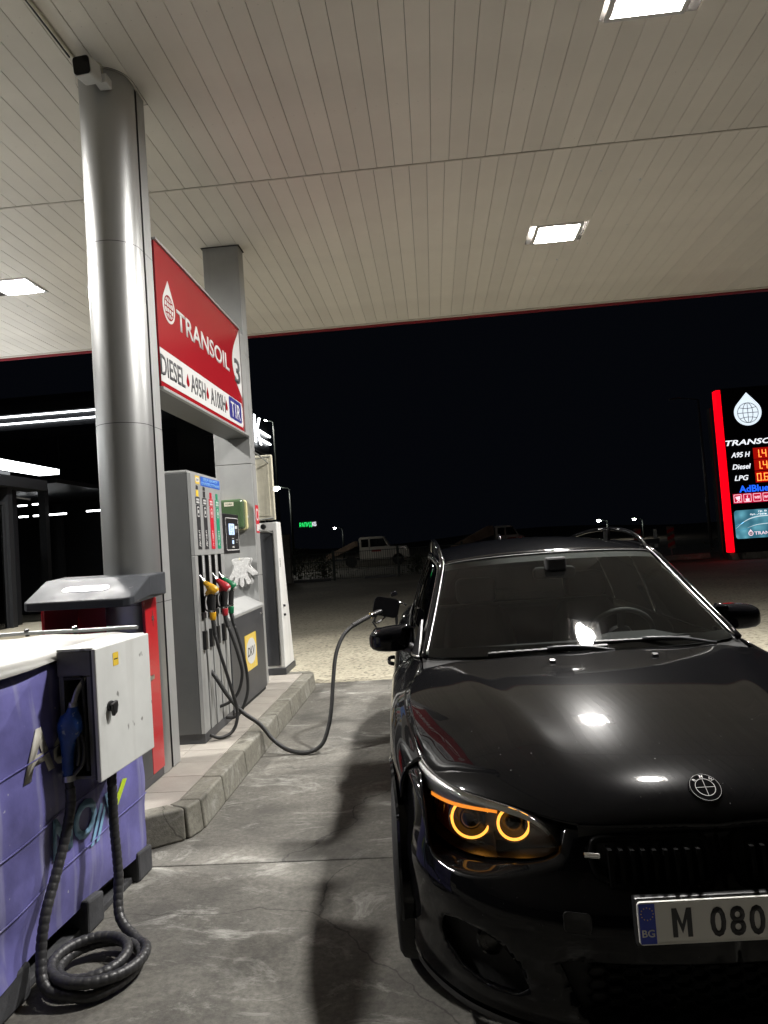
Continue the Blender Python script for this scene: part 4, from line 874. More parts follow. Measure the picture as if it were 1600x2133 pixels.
for k in range(1, 30):
    f = k/29; a = A0+(A1-A0)*f; r = .170-.050*sin(pi*min(1, f*1.05))+.01*sin(9*f); z = .025+.055*min(1, f*1.4)-.035*max(0, f-.8)/.2
    hp_.append(toloc(cx+r*cos(a)*1.02, cy_+r*sin(a)*1.05, z))
hp_ += [toloc(-1.395, 2.83, .10), toloc(-1.425, 2.90, .24), toloc(-1.445, 2.925, .42), toloc(-1.45, 2.935, .56), toloc(-1.45, 2.94, .70)]
sm = cr(hp_, 24)
# resample evenly, then band profile
out = [sm[0]]; step = .0045; acc = 0
for a, b in zip(sm[:-1], sm[1:]):
    L_ = (b-a).length; d = step-acc
    while d <= L_: out.append(a.lerp(b, d/L_)); d += step
    acc = L_-(d-step)
rr = [(.0198, .0203, .0203, .0203, .0198, .0184)[i % 6] for i in range(len(out))]
nb_(B().tube(out, .0165, 10), 'hose', 'rubber', smooth='all')
tb2 = B(); tb2.tube(out[6:-4], rr[6:-4], 12); nb_(tb2, 'spiral_wrap', 'hose_wrap', smooth=True, auto=50)
# ================================================================== THE CAR (local: x lateral, y back from the nose, z up)
car = thing('car', 'black estate car with amber ring headlights being refuelled', 'car', (.71, 1.90, 0), .035)
DZ = .012
def cbuild(b, name, m, parent=None, **k):
    b.v = [(x, y, z) for x, y, z in b.v]
    return b.build(name, m, parent or car, local=True, **k)
def mir(b):
    o = B(); o.v = [(-x, y, z) for x, y, z in b.v]; o.f = [f[::-1] for f in b.f]; return o
def both(b, name, m, parent=None, **k):
    b2 = mir(b); a = cbuild(b, name, m, parent, **k); c = cbuild(b2, name, m, parent, **k); return a, c
# ---- hood
FE = [(0, .072, .722), (.2, .082, .722), (.33, .108, .722), (.42, .155, .727), (.50, .219, .737), (.576, .289, .742), (.67, .391, .745), (.73, .49, .752), (.765, .575, .760), (.79, .657, .775)]
SH = [(.79, .657, .775), (.815, .8, .82), (.835, .95, .858), (.84, 1.1, .892), (.828, 1.2, .912), (.795, 1.30, .934), (.76, 1.38, .952)]
ZCN = [(.072, .722), (.095, .762), (.14, .797), (.25, .838), (.45, .885), (.7, .930), (1.0, .968), (1.3, .990), (1.45, .996)]
fe_y = [(p[1], p[0]) for p in FE]; sh_y = [(p[1], p[0]) for p in SH]
def ls(y): return interp(fe_y, y) if y < .657 else interp(sh_y, y)
def zs_(y): return interp([(p[1], p[2]) for p in FE], y) if y < .657 else interp([(p[1], p[2]) for p in SH], y)
def hoodz(x, y):
    L_ = max(.05, ls(y)); zc = interp(ZCN, y); t = min(1, abs(x)/L_)
    z = zc-(zc-zs_(y))*(.35*t**2+.65*t**5)
    c = .30+.30*min(1, y/1.3)
    z += .006*math.exp(-((abs(x)-c)/.06)**2)*min(1, max(0, (y-.15)/.3))
    # sharp roll at the leading edge is in ZCN
    return z
NU, NV = 44, 60
rows = []
for i in range(NV+1):
    v = i/NV; r = []
    for j in range(NU+1):
        u = j/NU
        xf = .79*u; yf = interp([(p[0], p[1]) for p in FE], xf); zf = interp([(p[0], p[2]) for p in FE], xf)
        yr = 1.335+.045*u**3; xr_ = .76*u
        vv = v**1.35
        y = yf+(yr-yf)*vv
        if u > .999:
            x = ls(max(.657, y)); z = zs_(max(.657, y))
        else:
            xs = ls(max(.657, y)) if y > .657 else .79
            wgt = u**3
            x = xf+(xr_-xf)*vv; x = x*(1-wgt)+(x/.79 if False else (ls(max(.657, y))*u))*wgt if y > .657 else x
            x = min(x, ls(y)*.9995) if y > .08 else x
            z = zf if v == 0 else hoodz(x, y)
        r.append((x, y, z))
    rows.append(r)
full = [[(-x, y, z) for x, y, z in r[:0:-1]]+r for r in rows]
hood = cbuild(B().grid(full), 'bonnet', 'paint', smooth='all', solid=.006)
# ---- windscreen
WB = [(0, 1.385, .985), (.25, 1.395, .985), (.5, 1.43, .984), (.66, 1.48, .984), (.73, 1.525, .986)]
WT = [(0, 2.06, 1.428), (.25, 2.07, 1.424), (.45, 2.10, 1.413), (.55, 2.135, 1.402), (.587, 2.165, 1.392)]
wb, wt = cr(WB, 8), cr(WT, 8)
def wsgrid(a0, a1, inset=0, d=0):
    rows = []
    for i in range(13):
        v = a0+(a1-a0)*i/12; r = []
        for p, q in zip(wb, wt):
            k = 1-inset; a = Vector((p.x*k, p.y, p.z)); b = Vector((q.x*k, q.y, q.z))
            pt = a.lerp(b, v)+Vector((0, -.5, .8)).normalized()*(.008*sin(pi*v)-d); r.append(tuple(pt))
        rows.append(r)
    return [[(-x, y, z) for x, y, z in r[:0:-1]]+r for r in rows]
cbuild(B().grid(wsgrid(0, 1)), 'windscreen', 'wsglass', smooth='all')
# black ceramic border
bd = B(); G = wsgrid(0, 1, 0, .004); n_ = len(G[0])
bd.grid([r[:3] for r in G]); bd.grid([r[-3:] for r in G]); bd.grid(G[:2]); bd.grid(G[-2:-1]+[G[-1]])
cbuild(bd, 'windscreen_border', 'interior', smooth='all')
# cowl tray between hood and screen
rows = []
for u in [k/16 for k in range(-16, 17)]:
    au = abs(u); x = .755*u
    yb = 1.34+.045*au**3; yw = interp([(p[0], p[1]) for p in WB], min(.73, abs(x))) + .02
    rows.append([(x, yb-.03, hoodz(x*.98, min(1.37, yb))-.03), (x, yb+.02, .962-.025*au**2), (x, yw, .975)])
cbuild(B().grid(rows), 'cowl', 'matt')
# ---- roof
RC = [(2.06, 1.430), (2.25, 1.462), (2.5, 1.489), (2.8, 1.507), (3.2, 1.513), (3.7, 1.498), (4.2, 1.462), (4.55, 1.41)]
RE = [(2.165, .590, 1.394), (2.35, .603, 1.423), (2.6, .612, 1.44), (3.0, .618, 1.448), (3.5, .615, 1.443), (4.0, .60, 1.415), (4.5, .575, 1.36)]
def redge(t):
    y = 2.165+(4.5-2.165)*t; return (interp([(a, b) for a, b, c in RE], y), y, interp([(a, c) for a, b, c in RE], y))
rows = []
for i in range(31):
    t = i/30; xe, ye, ze = redge(t); r = []
    for j in range(13):
        u = j/12; x = xe*u; yc = 2.062+(4.55-2.062)*t; y = yc+(ye-yc)*u**2.2; zc = interp(RC, yc)
        r.append((x, y, zc+(ze-zc)*u**2.4))
    rows.append(r)
full = [[(-x, y, z) for x, y, z in r[:0:-1]]+r for r in rows]
roof = cbuild(B().grid(full), 'roof', 'paint', smooth='all', solid=.01)
cbuild(B().tube([(-x, y-.004, z-.002) for x, y, z in reversed(wt[1:])]+[(x, y-.004, z-.002) for x, y, z in wt], .006, 6), 'windscreen_seal', 'rubber', roof, smooth='all')
# ---- pillars + cant rail
CT = [(.755, 1.50, .982), (.705, 1.75, 1.137), (.652, 1.98, 1.288), (.622, 2.165, 1.380), (.632, 2.4, 1.412), (.640, 2.8, 1.425), (.640, 3.4, 1.42), (.62, 4.0, 1.385), (.585, 4.5, 1.29), (.56, 4.66, 1.18)]
ct = cr(CT, 6)
def ssx(p): return Vector(p)
inner = cr([(.733, 1.525, .988), (.682, 1.735, 1.125), (.633, 1.95, 1.262), (.592, 2.163, 1.392), (.600, 2.4, 1.428), (.608, 2.8, 1.448), (.608, 3.4, 1.444), (.594, 4.0, 1.412), (.57, 4.5, 1.36), (.55, 4.68, 1.2)], 6)
rows = []
for p, q in zip(inner, ct):
    mid = (Vector(p)+Vector(q))/2+Vector((.012, -.006, .014)); rows.append([tuple(p), tuple(Vector(p).lerp(mid, .6)+Vector((.003, 0, .004))), tuple(mid), tuple(Vector(q).lerp(mid, .5)+Vector((.005, 0, .002))), tuple(q), tuple(Vector(q)+Vector((-.02, 0, -.012)))])
both(B().grid(rows), 'pillar_rail', 'paint', smooth='all', solid=.008)
# bright seam strips along the screen and over the doors
both(B().tube([p+Vector((.0, -.004, .006)) for p in inner[:24]], .0045, 6), 'screen_trim', 'steel', smooth='all')
# ---- side skin from stations
ST = [(.60, [(.785, .765), (.832, .735), (.862, .68), (.874, .55), (.88, .40), (.872, .20)]),
      (.80, [(.815, .82), (.868, .785), (.896, .72), (.903, .55), (.905, .40), (.893, .20)]),
      (.95, [(.835, .858), (.885, .818), (.910, .75), (.914, .57), (.912, .40), (.898, .20)]),
      (1.1, [(.84, .892), (.893, .848), (.916, .77), (.918, .57), (.915, .40), (.90, .20)]),
      (1.2, [(.828, .912), (.892, .862), (.918, .78), (.919, .58), (.915, .40), (.90, .20)]),
      (1.32, [(.788, .938), (.886, .876), (.919, .79), (.920, .59), (.915, .40), (.90, .20)]),
      (1.5, [(.765, .975), (.884, .888), (.920, .80), (.921, .60), (.915, .40), (.90, .20)]),
      (1.75, [(.80, .957), (.888, .893), (.921, .805), (.922, .60), (.915, .40), (.90, .20)]),
      (2.6, [(.812, .965), (.895, .903), (.923, .81), (.923, .61), (.915, .40), (.90, .20)]),
      (3.5, [(.802, .985), (.894, .922), (.923, .82), (.922, .62), (.915, .42), (.90, .22)]),
      (4.2, [(.775, 1.0), (.872, .935), (.903, .83), (.905, .63), (.90, .44), (.885, .24)]),
      (4.6, [(.725, 1.0), (.815, .935), (.845, .83), (.85, .63), (.845, .44), (.83, .26)]),
      (4.80, [(.65, .99), (.735, .93), (.765, .83), (.775, .63), (.77, .44), (.755, .28)])]
def prof(y):
    r = []
    for k in range(6): r.append((interp([(s[0], s[1][k][0]) for s in ST], y), interp([(s[0], s[1][k][1]) for s in ST], y)))
    return r
WHEELS = (.865, 3.755); RW = .332
def side_panel(ya, yb, name, ny):
    rows = []
    for i in range(ny+1):
        y = ya+(yb-ya)*i/ny; pr = prof(y)
        pts = cr([(x, 0, z) for x, z in pr], 7); rows.append([(p.x, y, p.z) for p in pts])
    b = B(); n_ = len(rows[0]); vs = [p for r in rows for p in r]; fs = []; dead = []
    for i in range(ny):
        for j in range(n_-1):
            q = (i*n_+j, i*n_+j+1, (i+1)*n_+j+1, (i+1)*n_+j)
            cy2 = sum(vs[k][1] for k in q)/4; cz = sum(vs[k][2] for k in q)/4
            hw = [w_ for w_ in WHEELS if math.hypot(cy2-w_, cz-.335) < .372]
            if hw: dead.append((q, hw[0])); continue
            fs.append(q)
    used = {k for q in fs for k in q}
    for q, w_ in dead:
        for k in q:
            if k in used:
                x, y, z = vs[k]; a = math.atan2(z-.335, y-w_); vs[k] = (x, w_+.372*cos(a), .335+.372*sin(a))
    b.add(vs, fs)
    return both(b, name, 'paint', smooth='all', solid=.012)
side_panel(.634, 1.715, 'front_wing', 43)
dr1 = side_panel(1.721, 2.775, 'front_door', 22); dr2 = side_panel(2.781, 3.62, 'rear_door', 24); side_panel(3.626, 4.80, 'rear_quarter', 34)
for dpair, yy in ((dr1, 2.60), (dr2, 3.48)):
    for o_, sgn in zip(dpair, (1, -1)):
        hb_ = B().tube(cr([(sgn*.925, yy-.11, .79), (sgn*.955, yy-.09, .797), (sgn*.958, yy+.06, .80), (sgn*.925, yy+.09, .80)], 4), [.012]*13, 8)
        hb_.build('door_handle', 'paint', o_, local=True, smooth='all')
# wheel arch flanges + liners
for w_ in WHEELS:
    a = B(); rows = []
    for k in range(25):
        t = pi*1.08*k/24-pi*.04; y = w_+.366*cos(t); z = .335+.366*sin(t); xx = interp([(.6, .885), (.95, .915), (1.3, .922), (3.4, .924), (3.75, .918), (4.1, .905)], y)-.0
        rows.append([(xx-.004, w_+.374*cos(t), .335+.374*sin(t)), (xx+.006, y, z), (xx-.02, w_+.358*cos(t), .335+.358*sin(t)), (.60, w_+.37*cos(t), .335+.37*sin(t))])
    a.grid(rows); both(a, 'wheel_arch', 'paint' if w_ < 1 else 'paint', smooth=True)
# ---- side windows
def belt(y): return Vector((interp([(s[0], s[1][0][0]) for s in ST], y), y, interp([(s[0], s[1][0][1]) for s in ST], y)))
def sidewin(ya, yb, nm):
    rows = []
    for i in range(15):
        y = ya+(yb-ya)*i/14; b_ = belt(y)+Vector((-.012, 0, .004)); tx = interp([(p[1], p[0]) for p in CT], y)-.008; tz = interp([(p[1], p[2]) for p in CT], y)-.006
        t_ = Vector((tx, y, tz)); rows.append([tuple(b_.lerp(t_, k/6)+Vector((.012*sin(pi*k/6), 0, 0))) for k in range(7)])
    both(B().grid(rows), nm, 'sideglass', smooth='all')
sidewin(1.62, 2.74, 'side_window'); sidewin(2.80, 3.60, 'side_window'); sidewin(3.64, 4.50, 'side_window')
for yy in (2.77, 3.62):
    b_ = belt(yy); t_ = Vector((interp([(p[1], p[0]) for p in CT], yy), yy, interp([(p[1], p[2]) for p in CT], yy)))
    rows = [[tuple(b_.lerp(t_, k/6)+Vector((.012*sin(pi*k/6)+.003, dy, 0))) for dy in (-.035, .035)] for k in range(7)]
    both(B().grid(rows), 'pillar_cover', 'piano', smooth='all', solid=.006)
both(B().tube([belt(1.55+.05*k)+Vector((.004, 0, .006)) for k in range(60)], .006, 6), 'belt_trim', 'steel', smooth='all')
both(B().tube([Vector((interp([(p[1], p[0]) for p in CT], y)+.004, y, interp([(p[1], p[2]) for p in CT], y)-.004)) for y in [1.7+.05*k for k in range(57)]], .005, 6), 'window_trim', 'steel', smooth='all')
# tailgate
rows = []
for i in range(9):
    t = i/8; rows.append([(x, 4.55+.10*t+.15*t*(1-(x/.7)**2)*.5+(.12*t), 1.40-.42*t) for x in [-.56-.08*t+(1.12+.16*t)*k/10 for k in range(11)]])
cbuild(B().grid(rows), 'tailgate_glass', 'sideglass', smooth='all')
rows = [[(x*.76, 4.80+.05*(1-(x)**2), z) for x in [-1+.2*k for k in range(11)]] for z in (.98, .8, .6, .4, .28)]
cbuild(B().grid(rows), 'rear_bumper', 'paint', smooth='all')
# ---- front bumper
TOPH = [(.418, .150, .660), (.445, .167, .702), (.485, .198, .727), (.54, .246, .739), (.61, .317, .742), (.68, .397, .745), (.737, .492, .752), (.771, .574, .761), (.792, .648, .774)]
BOTH_ = [(.418, .152, .650), (.45, .158, .630), (.50, .185, .613), (.56, .232, .597), (.63, .30, .577), (.70, .39, .567), (.755, .50, .570), (.785, .585, .598), (.800, .655, .700)]
PL = [(0, 0, 0), (.15, .004, 0), (.30, .020, 0), (.42, .050, 0), (.53, .098, 0), (.62, .155, 0), (.70, .225, 0), (.765, .31, 0), (.815, .40, 0), (.848, .49, 0), (.868, .58, 0), (.880, .655, 0)]
pl = cr(PL, 6)
LOWB = [(0, .705), (.30, .704), (.40, .700), (.417, .640), (.47, .622), (.559, .597), (.647, .572), (.717, .565), (.776, .575), (.79, .62), (.80, .70)]
def ztop(x, y):
    if y > .60: return .745
    return interp([(0, .706), (.36, .705), (.405, .690), (.425, .645), (.47, .620), (.56, .594), (.65, .570), (.72, .562), (.78, .570), (.812, .60), (.838, .68), (.862, .735), (.88, .75)], x)
def bulge(z, x):
    d = 0
    d += interp([(.17, .022), (.20, .0), (.26, -.004), (.33, .006), (.40, .0), (.48, -.004), (.52, .006), (.56, .030), (.60, .055), (.65, .072), (.71, .085)], z)
    return d
NZ = 56
N2 = []
for i, p in enumerate(pl):
    d = pl[min(i+1, len(pl)-1)]-pl[max(i-1, 0)]; N2.append(Vector((-d.y, d.x, 0)).normalized())
def bsurf(i, z):
    p, nn = pl[i], N2[i]; return p+nn*(bulge(z, p.x)*(1-.6*max(0, (p.x-.6)/.28)))
KID = [(.045, .585), (.12, .578), (.20, .578), (.27, .587), (.325, .605), (.337, .635), (.335, .665), (.315, .693), (.19, .697), (.06, .697), (.038, .675), (.035, .63)]
FOG = [(.535, .30), (.555, .35), (.60, .40), (.655, .425), (.715, .428), (.752, .412), (.765, .375), (.75, .33), (.71, .295), (.64, .275), (.57, .275)]
INT = [(-.1, .235), (.38, .235), (.42, .30), (.455, .385), (.42, .40), (-.1, .40)]
def inpoly(x, z, P):
    c = False
    for (a, b), (c2_, d2) in zip(P, P[1:]+P[:1]):
        if (b > z) != (d2 > z) and x < (c2_-a)*(z-b)/(d2-b)+a: c = not c
    return c
def nearest(x, z, P):
    best = None
    for (a, b), (c2_, d2) in zip(P, P[1:]+P[:1]):
        dx, dz_ = c2_-a, d2-b; t = max(0, min(1, ((x-a)*dx+(z-b)*dz_)/(dx*dx+dz_*dz_))); q = (a+dx*t, b+dz_*t); e = math.hypot(q[0]-x, q[1]-z)
        if best is None or e < best[0]: best = (e, q)
    return best[1]
rows = []
for k in range(NZ+1):
    r = []
    for i, p in enumerate(pl):
        zt = ztop(p.x, p.y)-.012; z = .175+(zt-.175)*k/NZ; q = bsurf(i, z); r.append(Vector((q.x, q.y, z)))
    rows.append(r)
# rounded shelf back to the headlight / bonnet edge
hb_y = [(p[0], p[1]) for p in BOTH_]; hb_z = [(p[0], p[2]) for p in BOTH_]
for t in (.12, .35, .65, 1.0):
    r = []
    for i, p in enumerate(pl):
        q = rows[NZ][i]
        if p.x < .415: tg = Vector((p.x, interp([(a, b) for a, b, c in FE], p.x)+.012, interp([(a, c) for a, b, c in FE], p.x)-.012))
        elif p.x < .80: tg = Vector((p.x+.004, max(q.y, interp(hb_y, p.x)-.004), interp(hb_z, p.x)-.006))
        else: tg = Vector((max(.795, q.x-.035), q.y, q.z+.02))
        m_ = q.lerp(tg, t); m_.z = q.z+(tg.z-q.z)*(t**.55); r.append(m_)
    rows.append(r)
vs = [p for r in rows for p in r]; n_ = len(rows[0]); keep = []; kill = []
for i in range(len(rows)-1):
    for j in range(n_-1):
        q = (i*n_+j, i*n_+j+1, (i+1)*n_+j+1, (i+1)*n_+j); c_ = sum((vs[k] for k in q), Vector())/4; hit = None
        for P in (KID, FOG, INT):
            if i < NZ and inpoly(c_.x, c_.z, P): hit = P
        if math.hypot(c_.y-.865, c_.z-.335) < .368: hit = 'arch'
        (kill if hit else keep).append((q, hit))
used = {k for q, _ in keep for k in q}
for q, P in kill:
    for k in q:
        if k in used:
            v = vs[k]
            if P == 'arch':
                a = math.atan2(v.z-.335, v.y-.865); v.y, v.z = .865+.370*cos(a), .335+.370*sin(a)
            else:
                nx_, nz_ = nearest(v.x, v.z, P); v.y += interp([(p.x, p.y) for p in pl], max(0, nx_))-interp([(p.x, p.y) for p in pl], max(0, v.x)); v.x, v.z = max(0, nx_) if v.x > 1e-6 else 0, nz_
b = B(); b.add(vs, [q for q, _ in keep]); m2 = mir(b); b.add(m2.v, m2.f)
bump = cbuild(b, 'front_bumper', 'paint', smooth='all', solid=.012)
# recess panels behind the openings
def recess(P, d, nm, m):
    rows = []
    xs = [p[0] for p in P]; zs2 = [p[1] for p in P]
    X0, X1_, Z0, Z1_ = max(-.46, min(xs)-.03), max(xs)+.03, min(zs2)-.03, max(zs2)+.03
    for k in range(7):
        z = Z0+(Z1_-Z0)*k/6; rows.append([(X0+(X1_-X0)*j/10, interp([(p.x, p.y) for p in pl], max(0, X0+(X1_-X0)*j/10))+d, z) for j in range(11)])
    return B().grid(rows)
both(recess(KID, .085, '', ''), 'grille_back', 'matt', bump); both(recess(FOG, .07, '', ''), 'fog_lamp_recess', 'matt', bump); cbuild(recess([(-.5, .235), (.46, .40)], .09, '', ''), 'intake_back', 'matt', bump)
# kidney rims and bars
kp = [(x, interp([(p.x, p.y) for p in pl], x)-.004+bulge(z, x), z) for x, z in KID]; kp2 = []
for i in range(len(kp)):
    p0, p1, p2, p3 = [Vector(kp[(i+k) % len(kp)]) for k in (-1, 0, 1, 2)]
    for k in range(5):
        t = k/5; kp2.append(.5*((2*p1)+(p2-p0)*t+(2*p0-5*p1+4*p2-p3)*t*t+(3*p1-p0-3*p2+p3)*t**3))
for s in (1, -1):
    kg = B().tube([(s*p.x, p.y, p.z) for p in kp2], .011, 8, close=True).build('kidney_grille', 'grille', car, local=True, smooth='all')
    for k in range(9):
        x = .07+.0285*k; yb = interp([(p.x, p.y) for p in pl], x)
        B().obox((s*x, yb+.050, .632), (.0055, 0, 0), (0, .018, 0), (0, .004, .048)).build('grille_bar', 'grille', kg, local=True)
# honeycomb of the lower intake
hc = B(); hr = .0235
for i in range(-12, 13):
    for j in range(0, 6):
        x = i*hr*1.5*1.25; z = .245+j*hr*1.732*.82+(hr*.71 if i % 2 else 0)
        if abs(x) > .40 or z > .39: continue
        y = interp([(p.x, p.y) for p in pl], abs(x))+.05
        pts = [(x+hr*1.22*cos(pi/3*k), y, z+hr*.8*sin(pi/3*k)) for k in range(6)]; pts2 = [(x+hr*1.08*cos(pi/3*k), y, z+hr*.68*sin(pi/3*k)) for k in range(6)]
        hc.grid([pts, pts2], close=True); hc.grid([pts2, [(a, y+.02, c) for a, y, c in pts2]], close=True)
hco = hc.build('honeycomb', 'grille', bump, local=True); hco['kind'] = 'stuff'
# fog lamps, tow cover, bumper trim line, lip
for s in (1, -1):
    fl = B().lathe([(.042, .03), (.046, .0), (.040, -.006)], (s*.618, .215, .375), (0, 1, 0), 24, cap=False).build('fog_lamp', 'piano', car, local=True, smooth=True)
    B().lathe([(.0001, .034), (.02, .030), (.040, .010)], (s*.618, .215, .375), (0, 1, 0), 24, cap=False).build('bowl', 'reflector', fl, local=True, smooth='all')
    B().lathe([(.040, -.004), (.025, -.012), (.0001, -.015)], (s*.618, .215, .375), (0, 1, 0), 24, cap=False).build('lens', 'lens', fl, local=True, smooth='all')
tcv = B(); ro = rrect(-.437, -.368, .475, .530, .012, 4); yy = lambda x: interp([(p.x, p.y) for p in pl], abs(x))-.006
tcv.add([(x, yy(x), z) for x, z in ro], [tuple(range(len(ro)))]); tcv.build('tow_cover', 'paint', bump, local=True)
B().tube([(x, yy(x)+.001, z) for x, z in ro], .0016, 5, close=True).build('tow_cover_gap', 'matt', bump, local=True)
# washer covers under the lamps
for s in (1, -1): B().obox((s*.345, .065, .665), (.02, .006*s, 0), (0, .004, .003), (0, -.002, .0045)).build('sensor_strip', 'chrome', bump, local=True, bevel=.002)
rows = [[(s_.x, s_.y-.012, .205) for s_ in pl[:54]], [(s_.x, s_.y-.018, .19) for s_ in pl[:54]], [(s_.x, s_.y+.03, .165) for s_ in pl[:54]]]
both(B().grid(rows), 'front_lip', 'black', smooth='all', parent=bump)
# ---- headlights
th_, bh_ = cr(TOPH, 6), cr(BOTH_, 6)
def hbul(v): return .018*math.sqrt(max(0, 1-((v-.86)/.14)**2)) if v > .86 else .018*sin(pi/2*v/.86)**.7
def hgrid(off, a=0., b_=1., k0=0, k1=None):
    rows = []
    for p, q in list(zip(bh_, th_))[k0:k1]:
        r = []
        for k in range(17):
            v = 1-(1-(a+(b_-a)*k/16))**1.6; pt = p.lerp(q, v); bul = hbul(v)
            d = Vector((.62, -.78, .0)); r.append(tuple(pt+d*(bul-off)))
        rows.append(r)
    return rows
def lampset(s):
    X = lambda b: b if s > 0 else mir(b)
    hl = X(B().grid(hgrid(0))).build('headlight', 'lens', car, local=True, smooth='all', label='headlight with two glowing amber rings')
    hb_ = X(B().grid(hgrid(.085))); hb_.build('housing', 'lamp_dark', hl, local=True, smooth='all')
    rim = B(); e = [Vector(p) for p in th_]+[Vector(p) for p in bh_[::-1]]
    X(B().grid([[tuple(p) for p in e], [tuple(p+Vector((-.05, .06, 0))) for p in e]], close=True)).build('housing_wall', 'lamp_dark', hl, local=True)
    # bright brow along the top edge, amber bar under it: both just inside the lens
    D_ = Vector((.62, -.78, 0))
    def strip(va, vb, i0, i1, nm, m, ins=.004, n=5):
        rows = []
        for i in range(i0, i1+1):
            p, q = bh_[i], th_[i]; a_ = va(i); b_ = vb(i); rows.append([tuple(p.lerp(q, a_+(b_-a_)*k/n)+D_*(hbul(a_+(b_-a_)*k/n)-ins)) for k in range(n+1)])
        X(B().grid(rows)).build(nm, m, hl, local=True, smooth='all')
    NN = len(bh_)-1
    ff_ = lambda i: i/NN
    lo = lambda i: .955-.045*min(1, max(0, (ff_(i)-.05)/.3))-.20*max(0, min(1, (ff_(i)-.42)/.4))
    strip(lo, lambda i: .995, 4, NN-1, 'brow', 'brow', .002, 8)
    strip(lambda i: lo(i)-.045-.04*ff_(i), lambda i: lo(i)-.008, 20, 38, 'indicator_bar', 'amber')
    strip(lambda i: lo(i)-.11, lambda i: lo(i)-.02, 39, NN-3, 'indicator_lens', 'amber2')
    # rear ribbed reflector + side marker
    for k in range(5):
        i = 41-k*2; p, q = bh_[i], th_[i]; d = Vector((.62, -.78, 0))
        a_, c_ = p.lerp(q, .38), p.lerp(q, .62)
        X(B().tube([a_+d*-.02, c_+d*-.02], .004, 6)).build('marker_rib', 'reflector', hl, local=True)
    rows = []
    for i in range(29, 40): rows.append([tuple(bh_[i].lerp(th_[i], .10)+Vector((.62, -.78, 0))*-.03), tuple(bh_[i].lerp(th_[i], .55)+Vector((.62, -.78, 0))*-.03)])
    X(B().grid(rows)).build('side_reflector', 'orange_dots', hl, local=True)
    ax = Vector((.10, -1, .03)).normalized()
    for (cx, cy2, cz, r, nm) in ((.645, .388, .655, .060, 'xenon'), (.524, .278, .675, .0465, 'high')):
        c = Vector((cx, cy2, cz)); u = ax.cross(Z1).normalized(); v = u.cross(ax)
        X(B().tube([c+u*(r*cos(2*pi*k/40))+v*(r*sin(2*pi*k/40)) for k in range(40)], .0043, 8, close=True)).build('halo_ring', 'halo', hl, local=True, smooth='all')
        X(B().lathe([(r+.010, -.012), (r+.011, .0), (r+.008, .004)], c, ax, 36, cap=False)).build('ring_bezel', 'lamp_dark', hl, local=True, smooth='all')
        X(B().lathe([(r-.004, -.004), (r*.82, -.03), (r*.55, -.05), (r*.2, -.058)], c, ax, 32)).build('bowl', 'bowl', hl, local=True, smooth='all')
        if nm == 'xenon':
            X(B().lathe([(r*.62, -.05), (r*.62, -.006), (r*.58, -.002)], c, ax, 28, cap=False)).build('projector_ring', 'piano', hl, local=True, smooth=True)
            X(B().lathe([(r*.58, -.008), (r*.5, .004), (r*.3, .013), (.0001, .017)], c, ax, 28, cap=False)).build('projector_lens', 'piano', hl, local=True, smooth='all')
        else:
            X(B().tube([c+u*-.012+v*.012-ax*.03, c+u*-.01+v*.012+ax*-.004], .008, 10)).build('bulb_shield', 'reflector', hl, local=True, smooth=True)
            X(B().obox(c+u*.014+v*-.002-ax*.02, u*.010, v*.016, ax*.006)).build('bulb_holder', 'steel', hl, local=True, bevel=.002)
lampset(1); lampset(-1)
# ---- emblem
ez = Vector((0, .14, .7985)); nrm = Vector((0, -.60, .80)).normalized(); ux = X1; uy = nrm.cross(ux)
eb = B().lathe([(.0445, -.004), (.0445, .003), (.0425, .006), (.040, .0065)], ez, nrm, 40).build('emblem', 'piano', car, local=True, smooth=True)
for r0, r1 in ((.0255, .0272), (.0408, .0416)): B().grid([[ez+ux*(r*cos(2*pi*k/36))+uy*(r*sin(2*pi*k/36))+nrm*.0070 for k in range(36)] for r in (r0, r1)], close=True).build('emblem_ring', 'sign_white', eb, local=True)
cr_ = B()
for a in (0, pi/2):
    d = ux*cos(a)+uy*sin(a); e_ = ux*-sin(a)+uy*cos(a); cr_.add([ez+d*-.0262+e_*-.0007+nrm*.0071, ez+d*.0262+e_*-.0007+nrm*.0071, ez+d*.0262+e_*.0007+nrm*.0071, ez+d*-.0262+e_*.0007+nrm*.0071], [(0, 1, 2, 3)])
cr_.build('emblem_cross', 'sign_white', eb, local=True)
for ch, a in (('B', 2.36), ('M', 1.571), ('W', .78)):
    rd_ = (ux*cos(a)+uy*sin(a)); tx = (ux*sin(a)-uy*cos(a)); text(ch, 'sign_white', eb, ez+rd_*.0287+nrm*.0068, tx, rd_, .0095, bold=.02, ext=.0003, local=True)
# ---- number plate
pz0, pz1 = .470, .579
np_ = B().prism(rrect(-.26, .26, pz0, pz1, .010, 4), (0, -.020, 0), X1, Z1, (0, .008, 0)).build('number_plate', 'plate', car, local=True, bevel=.002)
B().prism([(-.257, pz0+.004), (-.216, pz0+.004), (-.216, pz1-.004), (-.257, pz1-.004)], (0, -.0206, 0), X1, Z1, (0, -.0004, 0)).build('country_band', 'plateblue', np_, local=True)
text('BG', 'sign_white', np_, (-.2365, -.0212, pz0+.022), X1, Z1, .019, .032, bold=.02, ext=.0003, local=True)
for k in range(12): B().prism(circ(-.2365+.0155*cos(pi*k/6), pz0+.080+.0155*sin(pi*k/6), .0016, n=6), (0, -.0212, 0), X1, Z1, (0, -.0003, 0)).build('star', 'label_yellow', np_, local=True)
mx, mz, mw, mh, ms = -.174, pz0+.018, .050, .073, .0125
